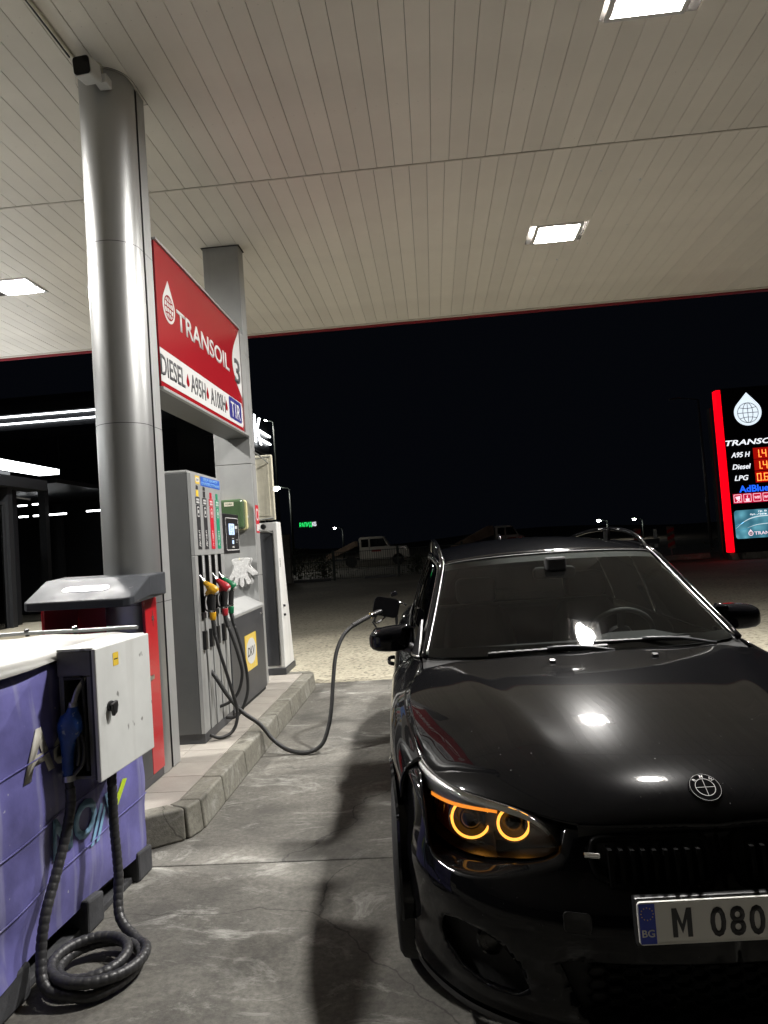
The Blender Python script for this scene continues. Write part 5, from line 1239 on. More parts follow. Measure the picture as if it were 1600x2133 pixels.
B().prism([(mx, mz), (mx+ms, mz), (mx+ms, mz+mh*.62), (mx+mw/2, mz+mh*.12), (mx+mw-ms, mz+mh*.62), (mx+mw-ms, mz), (mx+mw, mz), (mx+mw, mz+mh), (mx+mw-ms, mz+mh), (mx+mw/2, mz+mh*.45), (mx+ms, mz+mh), (mx, mz+mh)], (0, -.0206, 0), X1, Z1, (0, -.0004, 0)).build('lettering', 'ink', np_, local=True)
for k, ch in enumerate('0808'): text(ch, 'ink', np_, (-.058+.0495*k, -.0206, pz0+.018), X1, Z1, .073, .040, bold=.026, ext=.0004, local=True)
for z in (pz0+.0045, pz1-.0045): B().box(-.214, .256, -.0212, -.0206, z-.0008, z+.0008).build('plate_ridge', 'plate', np_, local=True)
B().box(-.265, .265, -.011, .012, pz0-.006, pz1+.006).build('plate_holder', 'black', car, local=True, bevel=.004)
# ---- mirrors
def mirror(s):
    X = lambda b: b if s > 0 else mir(b)
    rows = []
    # sections from the inner root to the outer end: x, y centre, z centre, half depth, half height
    for x, yc, zc, hd, hh in ((.800, 1.885, 1.045, .020, .028), (.818, 1.88, 1.04, .052, .056), (.845, 1.872, 1.038, .068, .066), (.89, 1.868, 1.036, .074, .068), (.94, 1.868, 1.034, .074, .065), (.985, 1.875, 1.031, .068, .058), (1.012, 1.885, 1.028, .056, .046), (1.027, 1.895, 1.025, .036, .03), (1.031, 1.90, 1.024, .012, .012)):
        r = []
        for k in range(24):
            t = 2*pi*k/24; c, s_ = cos(t), sin(t); e = .62
            r.append((x, yc+hd*(abs(c)**e)*(1 if c > 0 else -1), zc+hh*(abs(s_)**e)*(1 if s_ > 0 else -1)+.012*(x < .84)*(s_ > .6)))
        rows.append(r)
    mh = X(B().grid(rows, close=True)).build('door_mirror', 'piano', car, local=True, smooth='all')
    X(B().prism(rrect(.835, 1.015, .985, 1.088, .03, 5), (0, 1.944, 0), X1, Z1, (0, .003, 0))).build('mirror_glass', 'reflector', mh, local=True)
    X(B().tube(cr([(.79, 1.84, .965), (.82, 1.86, .985), (.86, 1.875, .995)], 5), [.03]*11, 10)).build('mirror_arm', 'black', mh, local=True, smooth='all')
    X(B().add([(.79, 1.83, 1.088), (.84, 1.80, 1.098), (.86, 1.86, 1.10), (.80, 1.90, 1.085), (.775, 1.80, 1.104)], [(0, 1, 2, 3), (4, 1, 0)])).build('mirror_fin', 'piano', mh, local=True, solid=.008)
    X(B().add([(.765, 1.58, .972), (.80, 1.80, .962), (.735, 1.80, 1.13)], [(0, 1, 2)])).build('mirror_sail', 'black', mh, local=True, solid=.01)
mirror(1); mirror(-1)
# ---- roof rails, aerial
both(B().tube(cr([(.588, 2.20, 1.392), (.596, 2.27, 1.432), (.602, 2.42, 1.482), (.607, 2.7, 1.520), (.609, 3.1, 1.533), (.606, 3.6, 1.520), (.594, 4.1, 1.476), (.58, 4.35, 1.41)], 6), .0135, 10), 'roof_rail', 'paint', smooth='all')
both(B().box(.585, .61, 3.0, 3.08, 1.44, 1.525), 'rail_foot', 'black')
B().tube([(-.03, 3.9, 1.485), (-.03, 3.96, 1.535), (-.03, 4.02, 1.485)], [.018, .014, .02], 10).build('aerial', 'paint', car, local=True, smooth='all')
# ---- wipers, washers
def wiper(x0, y0, z0, x1, y1, z1, pv, nm='wiper'):
    a, b_ = Vector((x0, y0, z0)), Vector((x1, y1, z1)); d = (b_-a).normalized(); up = Vector((0, -.45, .9)).normalized(); sd = d.cross(up)
    w_ = B().obox((a+b_)/2, d*(b_-a).length/2, sd*.007, up*.009).build(nm, 'black', car, local=True, bevel=.003)
    for k in range(7):
        c = a.lerp(b_, .05+.07*k); B().obox(c+up*.0095, d*.012, sd*.004, up*.0012).build('wiper_vent', 'grey_paint', w_, local=True)
    B().tube(cr([pv, Vector(pv).lerp((a+b_)/2, .5)+up*.02, (a+b_)/2+up*.012], 5), .008, 8).build('wiper_arm', 'dark_paint', w_, local=True, smooth='all')
wiper(-.45, 1.42, .992, .10, 1.395, 1.001, (.12, 1.36, .985)); wiper(.045, 1.42, 1.015, .50, 1.455, 1.005, (.60, 1.41, .98))
for x in (-.197, .243): B().obox((x, 1.185, hoodz(x, 1.185)+.006), (.013, 0, 0), (0, .010, .003), (0, 0, .006)).build('washer_jet', 'black', car, local=True, bevel=.003)
# ---- interior
it = B(); rows = []
for k in range(13):
    x = -.70+1.40*k/12; rows.append([(x, 1.47, .955), (x, 1.62, .975-.02*abs(x)), (x, 1.85, .965+(.03 if .2 < x < .55 else 0)), (x, 1.98, .90), (x, 2.02, .60)])
cbuild(it.grid(rows), 'dashboard', 'dash', smooth='all')
c = Vector((.36, 2.10, .93)); nx_ = Vector((0, .86, .5)).normalized(); u = X1; v = nx_.cross(u)
sw = B().tube([c+u*(.185*cos(2*pi*k/36))+v*(.185*sin(2*pi*k/36)) for k in range(36)], .015, 8, close=True).build('steering_wheel', 'interior', car, local=True, smooth='all')
B().lathe([(.07, -.01), (.075, .01), (.05, .03)], c, nx_, 20).build('hub', 'dash', sw, local=True, smooth=True)
for a in (0, pi, 1.5*pi): B().obox(c+(u*cos(a)+v*sin(a))*.12, (u*cos(a)+v*sin(a))*.06, (u*-sin(a)+v*cos(a))*.018, nx_*.006).build('spoke', 'dash', sw, local=True)
for x in (-.36, .36):
    st_ = B(); rows = []
    for z, hw, y in ((.50, .25, 2.55), (.62, .25, 2.62), (.85, .24, 2.72), (1.0, .21, 2.78), (1.07, .16, 2.80)): rows.append([(x-hw, y+.06, z), (x-hw*.75, y-.02, z), (x, y+.01, z), (x+hw*.75, y-.02, z), (x+hw, y+.06, z), (x+hw*.8, y+.13, z), (x-hw*.8, y+.13, z)])
    st_.grid(rows, close=True); so = st_.build('seat', 'interior', car, local=True, smooth='all')
    hr_ = B().prism(rrect(x-.13, x+.13, 1.10, 1.27, .04, 4), (0, 2.78, 0), X1, Z1, (0, .09, 0)).build('headrest', 'interior', so, local=True, bevel=.02)
    B().box(x-.24, x+.24, 2.15, 2.62, .42, .54).build('seat_cushion', 'interior', so, local=True, bevel=.03)
cbuild(B().box(-.68, .68, 3.25, 3.40, .45, 1.05), 'rear_seat', 'interior', bevel=.04)
cbuild(B().box(-.84, .84, 1.3, 4.6, .25, .30), 'floor_pan', 'matt')
cbuild(B().box(-.58, .58, .30, 1.30, .20, .62), 'engine_bay', 'matt')
rv = cbuild(B().prism(rrect(-.11, .12, 1.285, 1.352, .025, 5), (0, 1.99, 0), X1, Z1, (0, .035, 0)), 'rear_view_mirror', 'interior', bevel=.01)
B().tube([(0.0, 1.97, 1.385), (0, 2.0, 1.33)], .02, 8).build('mirror_stalk', 'interior', rv, local=True)
cbuild(B().box(-.055, .055, 1.90, 1.97, 1.335, 1.405), 'rain_sensor', 'interior', bevel=.012)
# ---- wheels
def wheel(s, y):
    c = Vector((s*.80, y, .325)); ax = Vector((s, 0, 0))
    wl = B().lathe([(.215, -.105), (.255, -.115), (.30, -.115), (.318, -.10), (.326, -.06), (.327, 0), (.326, .06), (.318, .10), (.30, .113), (.255, .112), (.22, .10)], c, ax, 48, cap=False).build('wheel', 'tyre', car, local=True, smooth='all')
    B().lathe([(.222, -.10), (.205, -.09), (.20, 0), (.205, .085), (.224, .102), (.224, .098)], c, ax, 40, cap=False).build('rim', 'rim', wl, local=True, smooth=True)
    for k in range(5):
        a = 2*pi*k/5; d = Vector((0, cos(a), sin(a))); t_ = Vector((0, -sin(a), cos(a)))
        for e in (-.25, .25): B().obox(c+ax*.07+d*.115+t_*e*.12, (d+t_*e*.5)*.09, t_*.011, ax*.012).build('spoke', 'rim', wl, local=True, bevel=.003)
    B().lathe([(.055, .04), (.05, .085), (.02, .092)], c, ax, 20).build('hub_cap', 'rim', wl, local=True, smooth=True)
    B().lathe([(.15, -.02), (.15, .0)], c, ax, 30).build('brake_disc', 'steel', wl, local=True)
for s in (1, -1):
    for y in WHEELS: wheel(s, y)
# ---- fuel flap (open) on the car's right rear
ff = B(); ux_ = Vector((-.97, .05, .22)).normalized(); uz_ = Vector((.22, 0, .97)).normalized()
ff.prism(rrect(0, .215, -.075, .085, .045, 6), (-.905, 3.90, .985), ux_, uz_, (0, -.012, 0))
fo = ff.build('fuel_flap', 'paint', car, local=True, bevel=.006, label='open fuel flap')
B().lathe([(.028, 0), (.03, .008), (.03, .03), (.025, .036)], (-.935, 3.93, 1.10), (-.3, 0, 1), 18).build('fuel_cap', 'piano', fo, local=True, smooth=True)
B().obox((-.93, 3.92, .90), (.012, 0, .004), (0, .012, 0), (0, 0, .035)).build('flap_hinge', 'black', fo, local=True)
# ================================================================== PRICE TOTEM (right)
YT = 26.5
tt_ = thing('price_totem', 'tall black fuel price totem with red light edge on the right', 'sign', (12.6, YT, 0))
B().box(10.98, 14.9, YT, YT+.5, .25, 6.35).build('board', 'totem_black', tt_, bevel=.01)
B().box(10.80, 10.965, YT-.02, YT+.3, .28, 6.30).build('light_edge', 'led_red', tt_)
B().box(10.62, 10.66, YT+.2, YT+.5, .1, 5.7).build('side_trim', 'frame_dark', tt_)
B().prism([(10.9, 0), (11.15, 0), (11.05, .3), (10.8, .3)], (0, YT+.05, 0), X1, Z1, (0, .3, 0)).build('foot', 'kerb', tt_)
B().box(11.4, 14.5, YT+.1, YT+.45, 0, .25).build('footing', 'kerb', tt_)
yf = YT-.012
dl = B().prism(dropshape(11.89, 5.40, .49, .74, 36), (0, yf, 0), X1, Z1, (0, .01, 0)).build('drop_lightbox', 'drop', tt_)
globe(dl, (11.89, yf-.004, 5.38), X1, Z1, .37, 'drop_ink', .022, .0)
text('TRANSOIL', 'led_text', tt_, (10.99, yf, 4.21), X1, Z1, .20, 1.95, bold=.014, shear=.25, ext=.01, align='LEFT')
for s, z, x in (('A95 H', 3.76, 11.15), ('Diesel', 3.32, 11.16), ('LPG', 2.90, 11.20)):
    text(s, 'led_text', tt_, (x, yf, z), X1, Z1, .19, {'A95 H': .68, 'Diesel': .66, 'LPG': .50}[s], bold=.012, shear=.25, ext=.01, align='LEFT')
SEG = {'0': 'abcdef', '1': 'bc', '4': 'bcfg', '6': 'acdefg'}
def digit(ch, x, z, w_, h, par):
    t = .035; pos = {'a': (x, x+w_, z+h-t, z+h), 'd': (x, x+w_, z, z+t), 'g': (x, x+w_, z+h/2-t/2, z+h/2+t/2), 'b': (x+w_-t, x+w_, z+h/2, z+h), 'c': (x+w_-t, x+w_, z, z+h/2), 'f': (x, x+t, z+h/2, z+h), 'e': (x, x+t, z, z+h/2)}
    for s in SEG[ch]:
        a = pos[s]; B().box(a[0]+.006, a[1]-.006, yf-.012, yf-.004, a[2]+.006, a[3]-.006).build('segment', 'seg', par)
for z, s in ((3.70, '14'), (3.27, '14'), (2.83, '06')):
    pn_ = B().box(11.95, 13.2, yf-.002, yf+.01, z-.05, z+.36).build('price_display', 'segglow', tt_)
    digit(s[0], 12.0, z, .16, .29, pn_); digit(s[1], 12.25, z, .16, .29, pn_); B().box(12.19, 12.22, yf-.012, yf-.004, z, z+.035).build('decimal_point', 'seg', pn_)
text('AdBlue', 'led_blue', tt_, (11.33, yf, 2.46), X1, Z1, .25, 1.05, bold=.02, ext=.01, align='LEFT')
pic = B().box(11.09, 13.2, yf, yf+.01, 2.06, 2.41).build('pictogram_strip', 'pict', tt_)
for k, s in enumerate(('', '', 'WIFI', 'WC')):
    x = 11.11+.345*k; ro = rrect(x, x+.28, 2.09, 2.385, .03, 3); ri = rrect(x+.015, x+.265, 2.105, 2.37, .025, 3)
    B().grid([[(a, yf-.004, b_) for a, b_ in ro], [(a, yf-.004, b_) for a, b_ in ri]], close=True).build('pictogram_frame', 'led_pink', pic)
    if s: text(s, 'led_pink', pic, (x+.14, yf-.003, 2.19), X1, Z1, .10, .2, bold=.02, ext=.003)
    elif k == 0:
        q = B(); q.add([(x+.05, yf-.005, 2.30), (x+.23, yf-.005, 2.33), (x+.22, yf-.005, 2.22), (x+.09, yf-.005, 2.20)], [(0, 1, 2, 3)])
        q.tube([(x+.10, yf-.006, 2.12), (x+.20, yf-.006, 2.21)], .014, 5); q.tube([(x+.22, yf-.006, 2.12), (x+.12, yf-.006, 2.21)], .014, 5); q.build('cart_symbol', 'led_pink', pic)
    else:
        q = B(); q.add([(x+.07, yf-.005, 2.22), (x+.21, yf-.005, 2.22), (x+.20, yf-.005, 2.13), (x+.08, yf-.005, 2.13)], [(0, 1, 2, 3)]); q.tube([(x+.14, yf-.006, 2.24), (x+.13, yf-.006, 2.28), (x+.145, yf-.006, 2.33)], .014, 5); q.box(x+.05, x+.23, yf-.006, yf-.004, 2.11, 2.125); q.build('cup_symbol', 'led_pink', pic)
ps = B().prism(rrect(11.07, 14.5, .755, 1.80, .1, 5), (0, yf, 0), X1, Z1, (0, .01, 0)).build('poster', 'poster', tt_)
def streak(pts, w_, m):
    P = cr([(a, yf-.004, b_) for a, b_ in pts], 6); B().grid([[(p.x, p.y, p.z+w_*sin(pi*i/(len(P)-1))+.006) for i, p in enumerate(P)], [(p.x, p.y, p.z) for p in P]]).build('light_streak', m, ps)
streak([(11.08, 1.13), (11.4, 1.36), (11.75, 1.49), (12.2, 1.53), (13.0, 1.5), (14.2, 1.3)], .035, 'poster_line')
streak([(11.08, 1.24), (11.25, 1.28), (11.4, 1.36)], .02, 'poster_cyan'); streak([(11.5, 1.14), (11.9, 1.23), (12.6, 1.25), (13.5, 1.2)], .02, 'poster_line'); streak([(11.15, 1.05), (11.4, 1.08), (11.6, 1.11)], .015, 'poster_cyan')
B().prism(dropshape(11.60, .93, .09, .15), (0, yf-.006, 0), X1, Z1, (0, .003, 0)).build('poster_logo', 'led_pink', ps); globe(ps, (11.60, yf-.008, .93), X1, Z1, .06, 'drop_ink', .012, .0)
text('TRANSOIL', 'led_pink', ps, (11.73, yf-.005, .87), X1, Z1, .12, .95, bold=.01, ext=.003, align='LEFT')
text('бул. „Трети', 'led_text', ps, (11.63, yf-.005, 1.60), X1, Z1, .055, .58, bold=.02, ext=.003, align='LEFT'); text('гр. В', 'led_text', ps, (11.93, yf-.005, 1.70), X1, Z1, .055, .3, bold=.02, ext=.003, align='LEFT')
# ------------------------------------------------------------------ street lamps
def street_lamp(x, y, h, arm, label, lit=True, e=.12):
    t = thing('street_lamp', label, 'lamp', (x, y, 0), 0, 'street lamps in the distance')
    B().tube([(x, y, 0), (x, y, h*.5), (x, y, h)], [.09, .075, .055], 10).build('post', 'fence' if lit else 'galv', t, smooth='all')
    B().tube(cr([(x, y, h), (x+arm*.3, y, h+.08), (x+arm, y, h+.18)], 4), .035, 8).build('arm', 'fence' if lit else 'galv', t, smooth='all')
    B().obox((x+arm*1.15, y, h+.17), (abs(arm)*.18+.1, 0, .02), (0, .1, 0), (0, 0, .04)).build('lamp_head', 'fence' if lit else 'galv', t)
    if lit: B().lathe([(e, 0), (e*.9, -e*.5), (e*.5, -e*.85), (.0001, -e)], (x+arm*1.15, y, h+.14), Z1, 14).build('bulb', 'farlamp', t, smooth='all')
M['farlamp'] = mat('far_lamp', (.9, .9, .9), .4, emit=(1, .97, .9), estr=100)
street_lamp(15.25, 39.8, 8.25, -1.1, 'unlit grey street lamp left of the price totem', False)
def far_light(x, y, z, e, label):
    street_lamp(x+.8, y, z, -.7, label, True, e)
far_light(-11.9, 50, 10.9, .33, 'lit street lamp beside the letter K sign')
far_light(-8.96, 40, 5.03, .22, 'lit street lamp right of the hanging panel')
far_light(-9.94, 70, 3.2, .13, 'small lit lamp right of the green sign')
far_light(16.3, 70, 2.1, .20, 'lit lamp above the right roof rail')
far_light(19.7, 70, 2.0, .16, 'rightmost small lit lamp on the hillside')
# ------------------------------------------------------------------ green roof sign far away
gs = thing('shop_sign', 'small glowing green and white letters of a distant shop', 'sign', (-12.6, 70, 3.5))
text('РАПИД', 'led_green', gs, (-13.5, 70, 3.68), X1, Z1, .42, 1.25, bold=.02, ext=.02, align='LEFT'); text('КБ', 'led_text', gs, (-12.2, 70, 3.68), X1, Z1, .40, .42, bold=.02, ext=.02, align='LEFT')
B().box(-13.6, -11.6, 70.1, 70.2, 3.5, 4.25).build('board', 'facade', gs)
# ------------------------------------------------------------------ mesh fence
def fence(x0, x1, y, posts, label, h=1.25):
    t = thing('mesh_fence', label, 'fence', ((x0+x1)/2, y, 0))
    for x in posts: B().box(x-.05, x+.05, y-.05, y+.05, 0, h+.1).build('post', 'fence', t)
    n = int((x1-x0)/.1)
    for k in range(n+1): B().box(x0+k*.1-.008, x0+k*.1+.008, y-.008, y+.008, .04, h).build('wire', 'fence', t) if False else None
    wv = B()
    for k in range(n+1): wv.box(x0+k*.1-.009, x0+k*.1+.009, y-.006, y+.006, .04, h)
    o = wv.build('vertical_wires', 'fence', t); o['kind'] = 'stuff'
    for z in (.06, .45, .85, 1.22): B().box(x0, x1, y-.02, y-.007, z-.012, z+.012).build('rail', 'fence', t)
    return t
f1 = fence(-6.4, 4.5, 31.0, (-4.55, -1.66, 1.2, 4.4), 'dark green mesh fence across the yard behind the hose')
B().box(-6.9, -6.5, 31.0, 31.3, 0, 2.2).build('gate_pier', 'kerb', f1)
B().box(-6.4, -4.7, 30.9, 31.0, -.01, .12).build('ground_beam', 'frame_dark', f1); B().box(-3.2, -1.8, 30.9, 31.0, -.01, .10).build('ground_beam', 'frame_dark', f1)
# pale road beyond, dark bank
r = B().add([(-60, 34, -.006), (60, 34, -.006), (60, 46, -.006), (-60, 46, -.006)], [(0, 1, 2, 3)]).build('road', 'kerb'); tag(r, 'pale road strip behind the mesh fence', None, None, 'structure')
rows = []
for i in range(41):
    x = -120+6*i; rr = []
    for j in range(7): rr.append((x, 62+9*j, [-.05, .2, .3, .4, .6, 1.0, 1.6][j]*(1+.4*sin(x*.11+j))+.0))
    rows.append(rr)
hl = B().grid(rows).build('hills', 'soil', smooth='all'); tag(hl, 'dark low hillside on the horizon', None, None, 'structure')
# ------------------------------------------------------------------ trucks parked beyond the fence
def cab(root, x0, x1, y0, y1, zb, zt, zh, nose, m='van_white'):
    """double-cab silhouette, nose to +x"""
    P = [(x0, zb), (x1, zb), (x1, zh*.62+zb*.38), (x1-.15, zh), (x1-nose, zh+.06), (x1-nose-.42, zt-.06), (x1-nose-.6, zt), (x0+.08, zt), (x0, zt-.1)]
    B().prism(P, (0, y0, 0), X1, Z1, (0, y1-y0, 0)).build('cab', m, root, bevel=.03)
    yq = y0-.006
    xb = x1-nose
    for a, b in ((x0+.14, x0+.62), (x0+.74, xb-.42)):
        B().prism([(a, zh+.1), (b+(.28 if b > x0+.7 else 0), zh+.1), (b, zt-.15), (a, zt-.15)], (0, yq, 0), X1, Z1, (0, .004, 0)).build('window', 'piano', root)
    B().prism([(x1-.5, zh*.75+zb*.25), (x1-.12, zh*.75+zb*.25), (x1-.2, zh-.02), (x1-.55, zh-.02)], (0, yq, 0), X1, Z1, (0, .004, 0)).build('headlight', 'chrome', root)
    B().box(x0+.66, x0+.68, yq, y0, zb+.1, zt-.1).build('door_gap', 'ink', root)
    text('KANEV' if False else 'K', 'label_red', root, (x0+1.05, yq-.002, zh-.22), X1, Z1, .16, .5, bold=.02, ext=.002) if False else None
    B().box(x0+.8, x0+1.45, yq-.001, y0, zh-.24, zh-.1).build('door_lettering', 'chevron', root)
    for xw in (x1-.75, x0-.6):
        wo = B().lathe([(.2, -.1), (.38, -.1), (.4, 0), (.38, .1), (.2, .1)], (xw, y0+.1, .4), Y1, 20).build('wheel', 'tyre', root, smooth=True)
        B().lathe([(.2, -.11), (.15, -.08)], (xw, y0+.1, .4), Y1, 14).build('rim', 'frame_dark', wo)
t1 = thing('pickup_truck', 'white double-cab truck parked behind the mesh fence', 'truck', (-3.5, 47, 0))
cab(t1, -5.0, -1.7, 46.2, 48.0, .45, 1.97, 1.2, 1.25)
B().add([(-7.3, 46.4, .9), (-5.3, 46.4, 1.75), (-5.25, 46.4, 1.4), (-7.2, 46.4, .6), (-7.3, 48, .9), (-5.3, 48, 1.75), (-5.25, 48, 1.4), (-7.2, 48, .6)], [(0, 1, 2, 3), (7, 6, 5, 4), (0, 4, 5, 1), (1, 5, 6, 2), (2, 6, 7, 3), (3, 7, 4, 0)]).build('tipping_bed', 'rusty', t1)
B().box(-7.0, -4.9, 46.6, 47.8, .5, .62).build('chassis', 'frame_dark', t1)
t2 = thing('tipper_truck', 'white tipper truck with raised bed seen over the car roof', 'truck', (4.5, 52, 0))
cab(t2, 4.5, 6.6, 51, 53, .6, 2.15, 1.35, .45)
B().add([(1.2, 51.2, .9), (4.0, 51.2, 2.2), (4.35, 51.2, 2.2), (4.35, 51.2, 1.5), (1.3, 51.2, .6), (1.2, 53, .9), (4.0, 53, 2.2), (4.35, 53, 2.2), (4.35, 53, 1.5), (1.3, 53, .6)], [(0, 1, 2, 3, 4), (9, 8, 7, 6, 5), (0, 5, 6, 1), (1, 6, 7, 2), (2, 7, 8, 3), (3, 8, 9, 4), (4, 9, 5, 0)]).build('tipping_bed', 'rusty', t2)
B().box(1.6, 4.5, 51.4, 52.8, .5, .65).build('chassis', 'frame_dark', t2)
# barrier, chevron boards, low wall on the right
bw = thing('slatted_barrier', 'dark slatted barrier behind the right mirror', 'fence', (7.0, 24.2, 0))
for z in (.25, .55, .85): B().box(4.6, 7.6, 24.2, 24.25, z, z+.18).build('slat', 'frame_dark', bw)
for x in (4.7, 6.1, 7.5): B().box(x-.05, x+.05, 24.26, 24.32, 0, 1.35 if x > 7 else 1.1).build('post', 'galv', bw)
for k, x in enumerate((9.65, 11.2)):
    ch = thing('chevron_post', ['red and white chevron board left of the lamp post', 'red and white chevron board nearest the lamp post'][k], 'sign', (x, 34, 0), 0, 'chevron boards by the road')
    B().box(x-.03, x+.03, 34, 34.06, 0, 1.0).build('post', 'galv', ch)
    bo = B().box(x-.17, x+.17, 33.97, 33.99, .3, 1.35).build('board', 'kerb', ch)
    for q in range(3): B().add([(x-.17, 33.965, .35+.33*q), (x+.17, 33.965, .5+.33*q), (x+.17, 33.965, .66+.33*q), (x-.17, 33.965, .51+.33*q)], [(0, 1, 2, 3)]).build('stripe', 'chevron', bo)
lw = thing('low_wall', 'low stone kerb wall at the foot of the lamp post', 'wall', (10, 29, 0))
B().box(8.6, 10.9, 28.6, 29.0, 0, .22).build('wall', 'kerb', lw, bevel=.02)
# ------------------------------------------------------------------ shop on the left
sh = thing('shop_building', 'dark glazed shop with bright fascia strip behind the staff cabinet', 'building', (-8.5, 9, 0))
XS = -6.5
B().box(XS-6, XS-.30, 2.0, 10.85, 3.05, 3.11).build('upper_wall', 'facade', sh)
B().box(XS-6, XS-.3, 10.9, 11.0, 0, 3.05).build('end_wall', 'facade', sh)
B().box(XS-.35, XS+.02, 2.0, 11.78, 3.14, 3.225).build('light_fascia', 'led', sh)
fb = B(); fb.box(XS-.4, XS-.02, 2.0, 11.45, 2.83, 3.0); fb.build('eaves', 'frame_dark', sh)
B().box(XS-.38, XS-.05, 2.0, 11.40, 2.93, 2.95).build('eaves_line', 'galv', sh)
for y in (10.55, 8.6, 6.6): B().box(XS-.25, XS-.13, y-.06, y+.06, 0, 2.83).build('post', 'frame_dark', sh)
for a, b in ((8.66, 10.49), (6.66, 8.54), (4.6, 6.54)):
    wn = B().box(XS-.22, XS-.20, a+.06, b-.06, .62, 2.55).build('window', 'shopglass', sh)
    f_ = B(); f_.box(XS-.23, XS-.18, a, b, 2.55, 2.60); f_.box(XS-.23, XS-.18, a, b, .56, .62); f_.box(XS-.23, XS-.18, a, a+.06, .62, 2.55); f_.box(XS-.23, XS-.18, b-.06, b, .62, 2.55); f_.build('window_frame', 'frame_dark', wn)
B().box(XS-1.0, XS-.95, 8.7, 10.2, 1.55, 2.5).build('blind', 'ochre', sh)
B().box(XS-.17, XS-.14, 2, 10.6, .3, .55).build('sill', 'bench', sh)
B().box(XS-6, XS-.2, 2, 10.5, 0, .55).build('base_wall', 'bench', sh)
lg = thing('stone_ledge', 'pale low ledge in front of the shop window', 'ledge', (-6.2, 10.3, 0))
B().box(-7.0, -5.75, 9.6, 11.4, 0, .62).build('ledge', 'bench', lg, bevel=.03)
# hall behind with two long light lines
ha = thing('rear_hall', 'dark hall far left with two long parallel light lines', 'building', (-15, 24, 0))
B().box(-30, -8.1, 22.05, 30, 0, 7.2).build('walls', 'facade', ha)
B().box(-30, -8.25, 21.98, 22.04, 6.54, 6.58).build('light_line', 'led', ha); B().box(-30, -9.6, 21.98, 22.04, 6.30, 6.34).build('light_line', 'led', ha)
B().box(-30, -8.1, 21.99, 22.04, 6.62, 6.95).build('cornice', 'frame_dark', ha); B().box(-30, -8.1, 21.99, 22.04, 5.75, 6.1).build('cornice', 'frame_dark', ha)
for x in (-9.2, -12.2, -15.2): B().box(x-.15, x+.15, 21.9, 22.04, 0, 5.7).build('pilaster', 'frame_dark', ha)
# carport with short tubes between shop and hall
cp = thing('carport', 'dark open shed with short tube lights between shop and hall', 'shed', (-10.5, 17, 0))
B().box(-14, -8.6, 15.5, 21, 3.45, 3.55).build('roof', 'facade', cp)
for x, y in ((-9.0, 15.6), (-11.5, 15.6), (-9.0, 20.8), (-11.5, 20.8)): B().box(x-.08, x+.08, y-.08, y+.08, 0, 3.35).build('post', 'frame_dark', cp)
for (xa, xb, y, z) in ((-11.10, -10.85, 18, 3.21), (-10.69, -10.29, 18, 3.22), (-11.08, -10.83, 18, 2.91), (-10.68, -9.76, 18, 2.91), (-9.2, -8.3, 18, 2.93)):
    B().tube([(xa, y, z), (xb, y, z)], .022, 8).build('tube_light', 'led', cp)
for k in range(2): B().tube([(-10.6, 14.0, 3.7-.25*k), (-9.2, 15.4, 3.35-.25*k)], .03, 6).build('brace', 'galv', cp)
# K sign: end of the lettering on a side facade
ks = thing('roof_lettering', 'large glowing white letter K with two light lines behind the square column', 'sign', (-6.5, 27, 5.5))
text('К', 'led', ks, (-6.5, 26.40, 5.70), Y1, Z1, 1.05, 1.0, bold=.005, ext=.03)
for z in (6.24, 5.92): B().box(-6.56, -6.5, 26.75, 28.6, z, z+.06).build('light_line', 'led', ks)
B().box(-7.2, -6.6, 22.0, 28.7, 5.4, 6.9).build('fascia', 'facade', ks)
B().box(-6.62, -6.58, 22.0, 28.6, 5.42, 5.46).build('edge', 'galv', ks)
B().box(-7.1, -6.9, 22.1, 22.3, 0, 5.4).build('post', 'frame_dark', ks); B().box(-7.1, -6.9, 28.3, 28.5, 0, 5.4).build('post', 'frame_dark', ks)
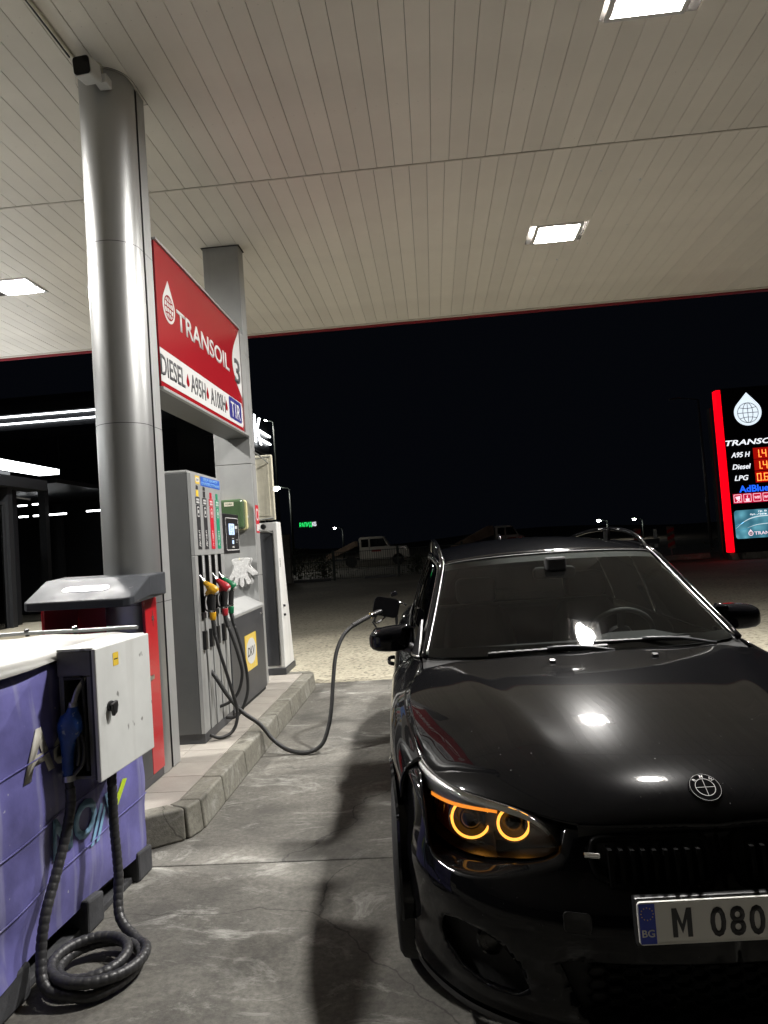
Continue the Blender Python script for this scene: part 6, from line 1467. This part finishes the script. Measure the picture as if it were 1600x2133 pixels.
# ------------------------------------------------------------------ weeds by the fence
def shrub(x, y, h, label):
    t = thing('shrub', label, 'shrub', (x, y, 0), 0, 'scrubby bushes along the fence')
    b_ = B()
    for k in range(260):
        a = R_.uniform(0, 2*pi); rr = abs(R_.gauss(0, .45))*h; z = R_.uniform(.05, 1)*h*(1-.3*rr/h); p = Vector((x+rr*cos(a), y+rr*sin(a)*.6, z)); d = Vector((R_.uniform(-1, 1), R_.uniform(-1, 1), R_.uniform(-.2, 1))).normalized()*.09; e = d.orthogonal().normalized()*.035
        b_.add([p-d, p+e, p+d, p-e], [(0, 1, 2, 3)])
    b_.build('crown', 'foliage', t)
    s_ = B()
    for k in range(5): s_.tube([(x, y, 0), (x+R_.uniform(-.2, .2)*h, y, h*.5), (x+R_.uniform(-.4, .4)*h, y, h*.85)], [.02, .014, .006], 5)
    s_.build('stems', 'bark', t)
for x, y, h, l in ((-6.6, 33.2, 1.6, 'scrubby bush left of the white truck'), (-5.4, 33.4, 1.1, 'small weedy bush below the tipping bed'), (-7.6, 33, 2.0, 'taller bush beside the gate pier'), (-.9, 33.3, .9, 'low weedy bush by the right fence post'), (13.4, 33, .9, 'low bush left of the totem foot')):
    shrub(x, y, h, l)

# ------------------------------------------------------------------ moths in the lamplight
for k, (x, y, z) in enumerate([(1.72, 6.9, 4.35), (1.35, 6.6, 4.1), (1.9, 6.2, 4.2), (1.5, 5.4, 4.3), (1.75, 5.3, 4.15), (2.4, 5.9, 4.3), (1.45, 7.0, 4.55), (1.1, 6.5, 3.9), (-4.3, 7.4, 4.4), (-4.05, 7.3, 4.45), (-4.15, 7.2, 4.2), (-3.95, 7.25, 4.1), (-4.4, 7.5, 4.5), (-3.7, 7.0, 4.3)]):
    a = R_.uniform(0, 6.28); d = Vector((cos(a), sin(a), R_.uniform(-.4, .4)))*.011; e = Vector((-sin(a), cos(a), .5))*.008
    b_ = B(); p = Vector((x, y, z)); b_.add([p-d*.5, p+d+e*.4, p+d*.4+e*1.6, p-d*.6+e], [(0, 1, 2, 3)]); b_.add([p-d*.5, p+d-e*.4, p+d*.4-e*1.2+Vector((0, 0, .006)), p-d*.6-e+Vector((0, 0, .004))], [(3, 2, 1, 0)]); b_.tube([p-d, p, p+d*.9], [.001, .002, .001], 6)
    tag(b_.build('moth', 'sign_white'), 'tiny pale moth fluttering under a canopy floodlight', 'moth', 'moths under the canopy floodlights')
